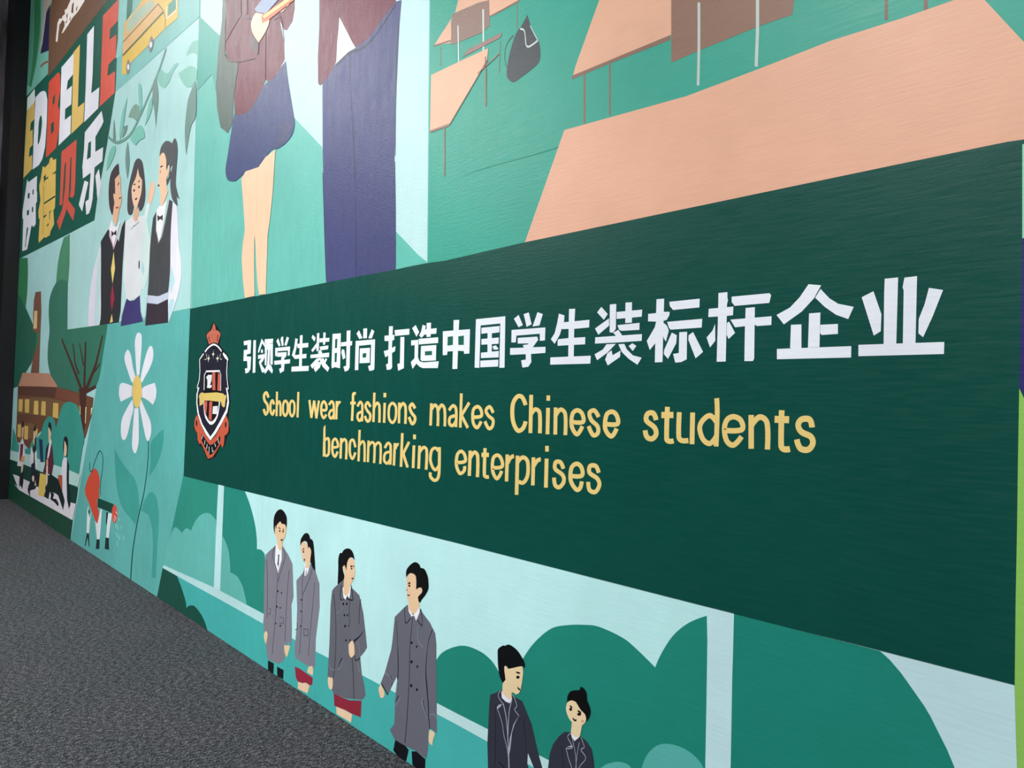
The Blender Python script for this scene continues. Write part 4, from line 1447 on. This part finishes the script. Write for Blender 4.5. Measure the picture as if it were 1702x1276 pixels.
q 30 195,235 258,225 250,165 225,135 198,170 195,290 225,345 255,285
+ slogan_letter #e8c87c
s 30 298,125 290,368
q 30 302,180 335,140 360,180 355,378
+ slogan_letter #e8c87c
q 30 465,235 440,150 405,170 400,300 430,370 465,295
+ slogan_letter #e8c87c
s 30 515,30 502,400
q 30 515,210 550,165 572,200 572,408
+ slogan_letter #e8c87c
s 30 620,155 612,410
q 30 622,220 660,175 690,210 685,420
q 30 692,230 730,180 762,210 758,430
+ slogan_letter #e8c87c
q 32 812,245 850,185 880,220 875,440
q 32 875,290 815,310 805,390 840,425 872,380
+ slogan_letter #e8c87c
s 32 930,185 918,450
q 36 935,255 950,210 975,205
+ slogan_letter #e8c87c
s 34 1018,68 1002,465
s 34 1098,172 1028,310 1080,472
+ slogan_letter #e8c87c
s 36 1155,212 1145,480
s 56 1145,112 1178,112
+ slogan_letter #e8c87c
s 36 1222,215 1210,488
q 36 1225,290 1270,235 1305,270 1298,498
+ slogan_letter #e8c87c
q 38 1455,235 1450,540 1430,610 1390,622 1350,580 1350,530
q 36 1450,290 1410,245 1365,270 1348,380 1375,470 1410,500 1448,450
s 30 1420,250 1468,248
@ 745 730 270
+ slogan_letter #e8c87c
q 36 85,240 175,230 170,160 135,125 95,160 85,270 120,355 165,330 170,280
+ slogan_letter #e8c87c
s 38 230,118 220,382
q 38 232,190 275,135 308,175 305,395
+ slogan_letter #e8c87c
q 38 385,92 378,370 395,392 425,392
s 46 348,162 425,162
+ slogan_letter #e8c87c
q 38 462,295 562,285 555,205 515,165 470,200 465,330 510,410 560,330
+ slogan_letter #e8c87c
s 40 618,158 610,440
q 42 622,250 650,195 688,175
+ slogan_letter #e8c87c
s 42 725,170 715,580
q 42 728,240 780,188 830,230 832,370 790,450 735,440
+ slogan_letter #e8c87c
s 42 892,188 885,482
q 44 895,280 930,225 968,210
+ slogan_letter #e8c87c
s 44 1030,202 1022,505
s 60 1015,98 1052,98
+ slogan_letter #e8c87c
q 44 1205,308 1175,240 1125,240 1120,310 1195,370 1210,440 1165,500 1120,480 1108,400
+ slogan_letter #e8c87c
q 46 1278,380 1398,380 1395,295 1345,255 1290,300 1282,430 1340,525 1380,510 1398,440
+ slogan_letter #e8c87c
q 46 1575,350 1545,280 1485,280 1480,350 1560,410 1582,480 1540,550 1480,530 1466,445
k 0.7
# ---- next panel right of the banner
@ 0 0 1701
+ painted_panel #8fcfae | pale mint strip at the right edge of the frame
p 1699,240 2600,0 2600,250 1699,396
+ painted_panel #2f2a66 | navy purple strip at the right edge of the frame
p 1699,396 2600,250 2600,1150 1702,655 1694,644 1697,500
+ painted_panel #8dbf5a | light green strip at the right edge of the frame
p 1694,645 1702,662 2600,1150 2600,2900 1720,2900 1690.5,1276 1686.5,1137 1688,1000 1690.5,870 1692,760
"""
# ------------------------------------------------------------------ build the mural
root = bpy.data.objects.new('mural', None); COL.objects.link(root)
root['label'] = 'large hand-painted school uniform mural with a dark green slogan banner covering the wall'
root['category'] = 'mural'
run(MURAL, root)
# put the mural's origin at its foot
_o = Vector((WX, 2.0, 0)); root.location = _o
for ch in root.children: ch.location = -_o
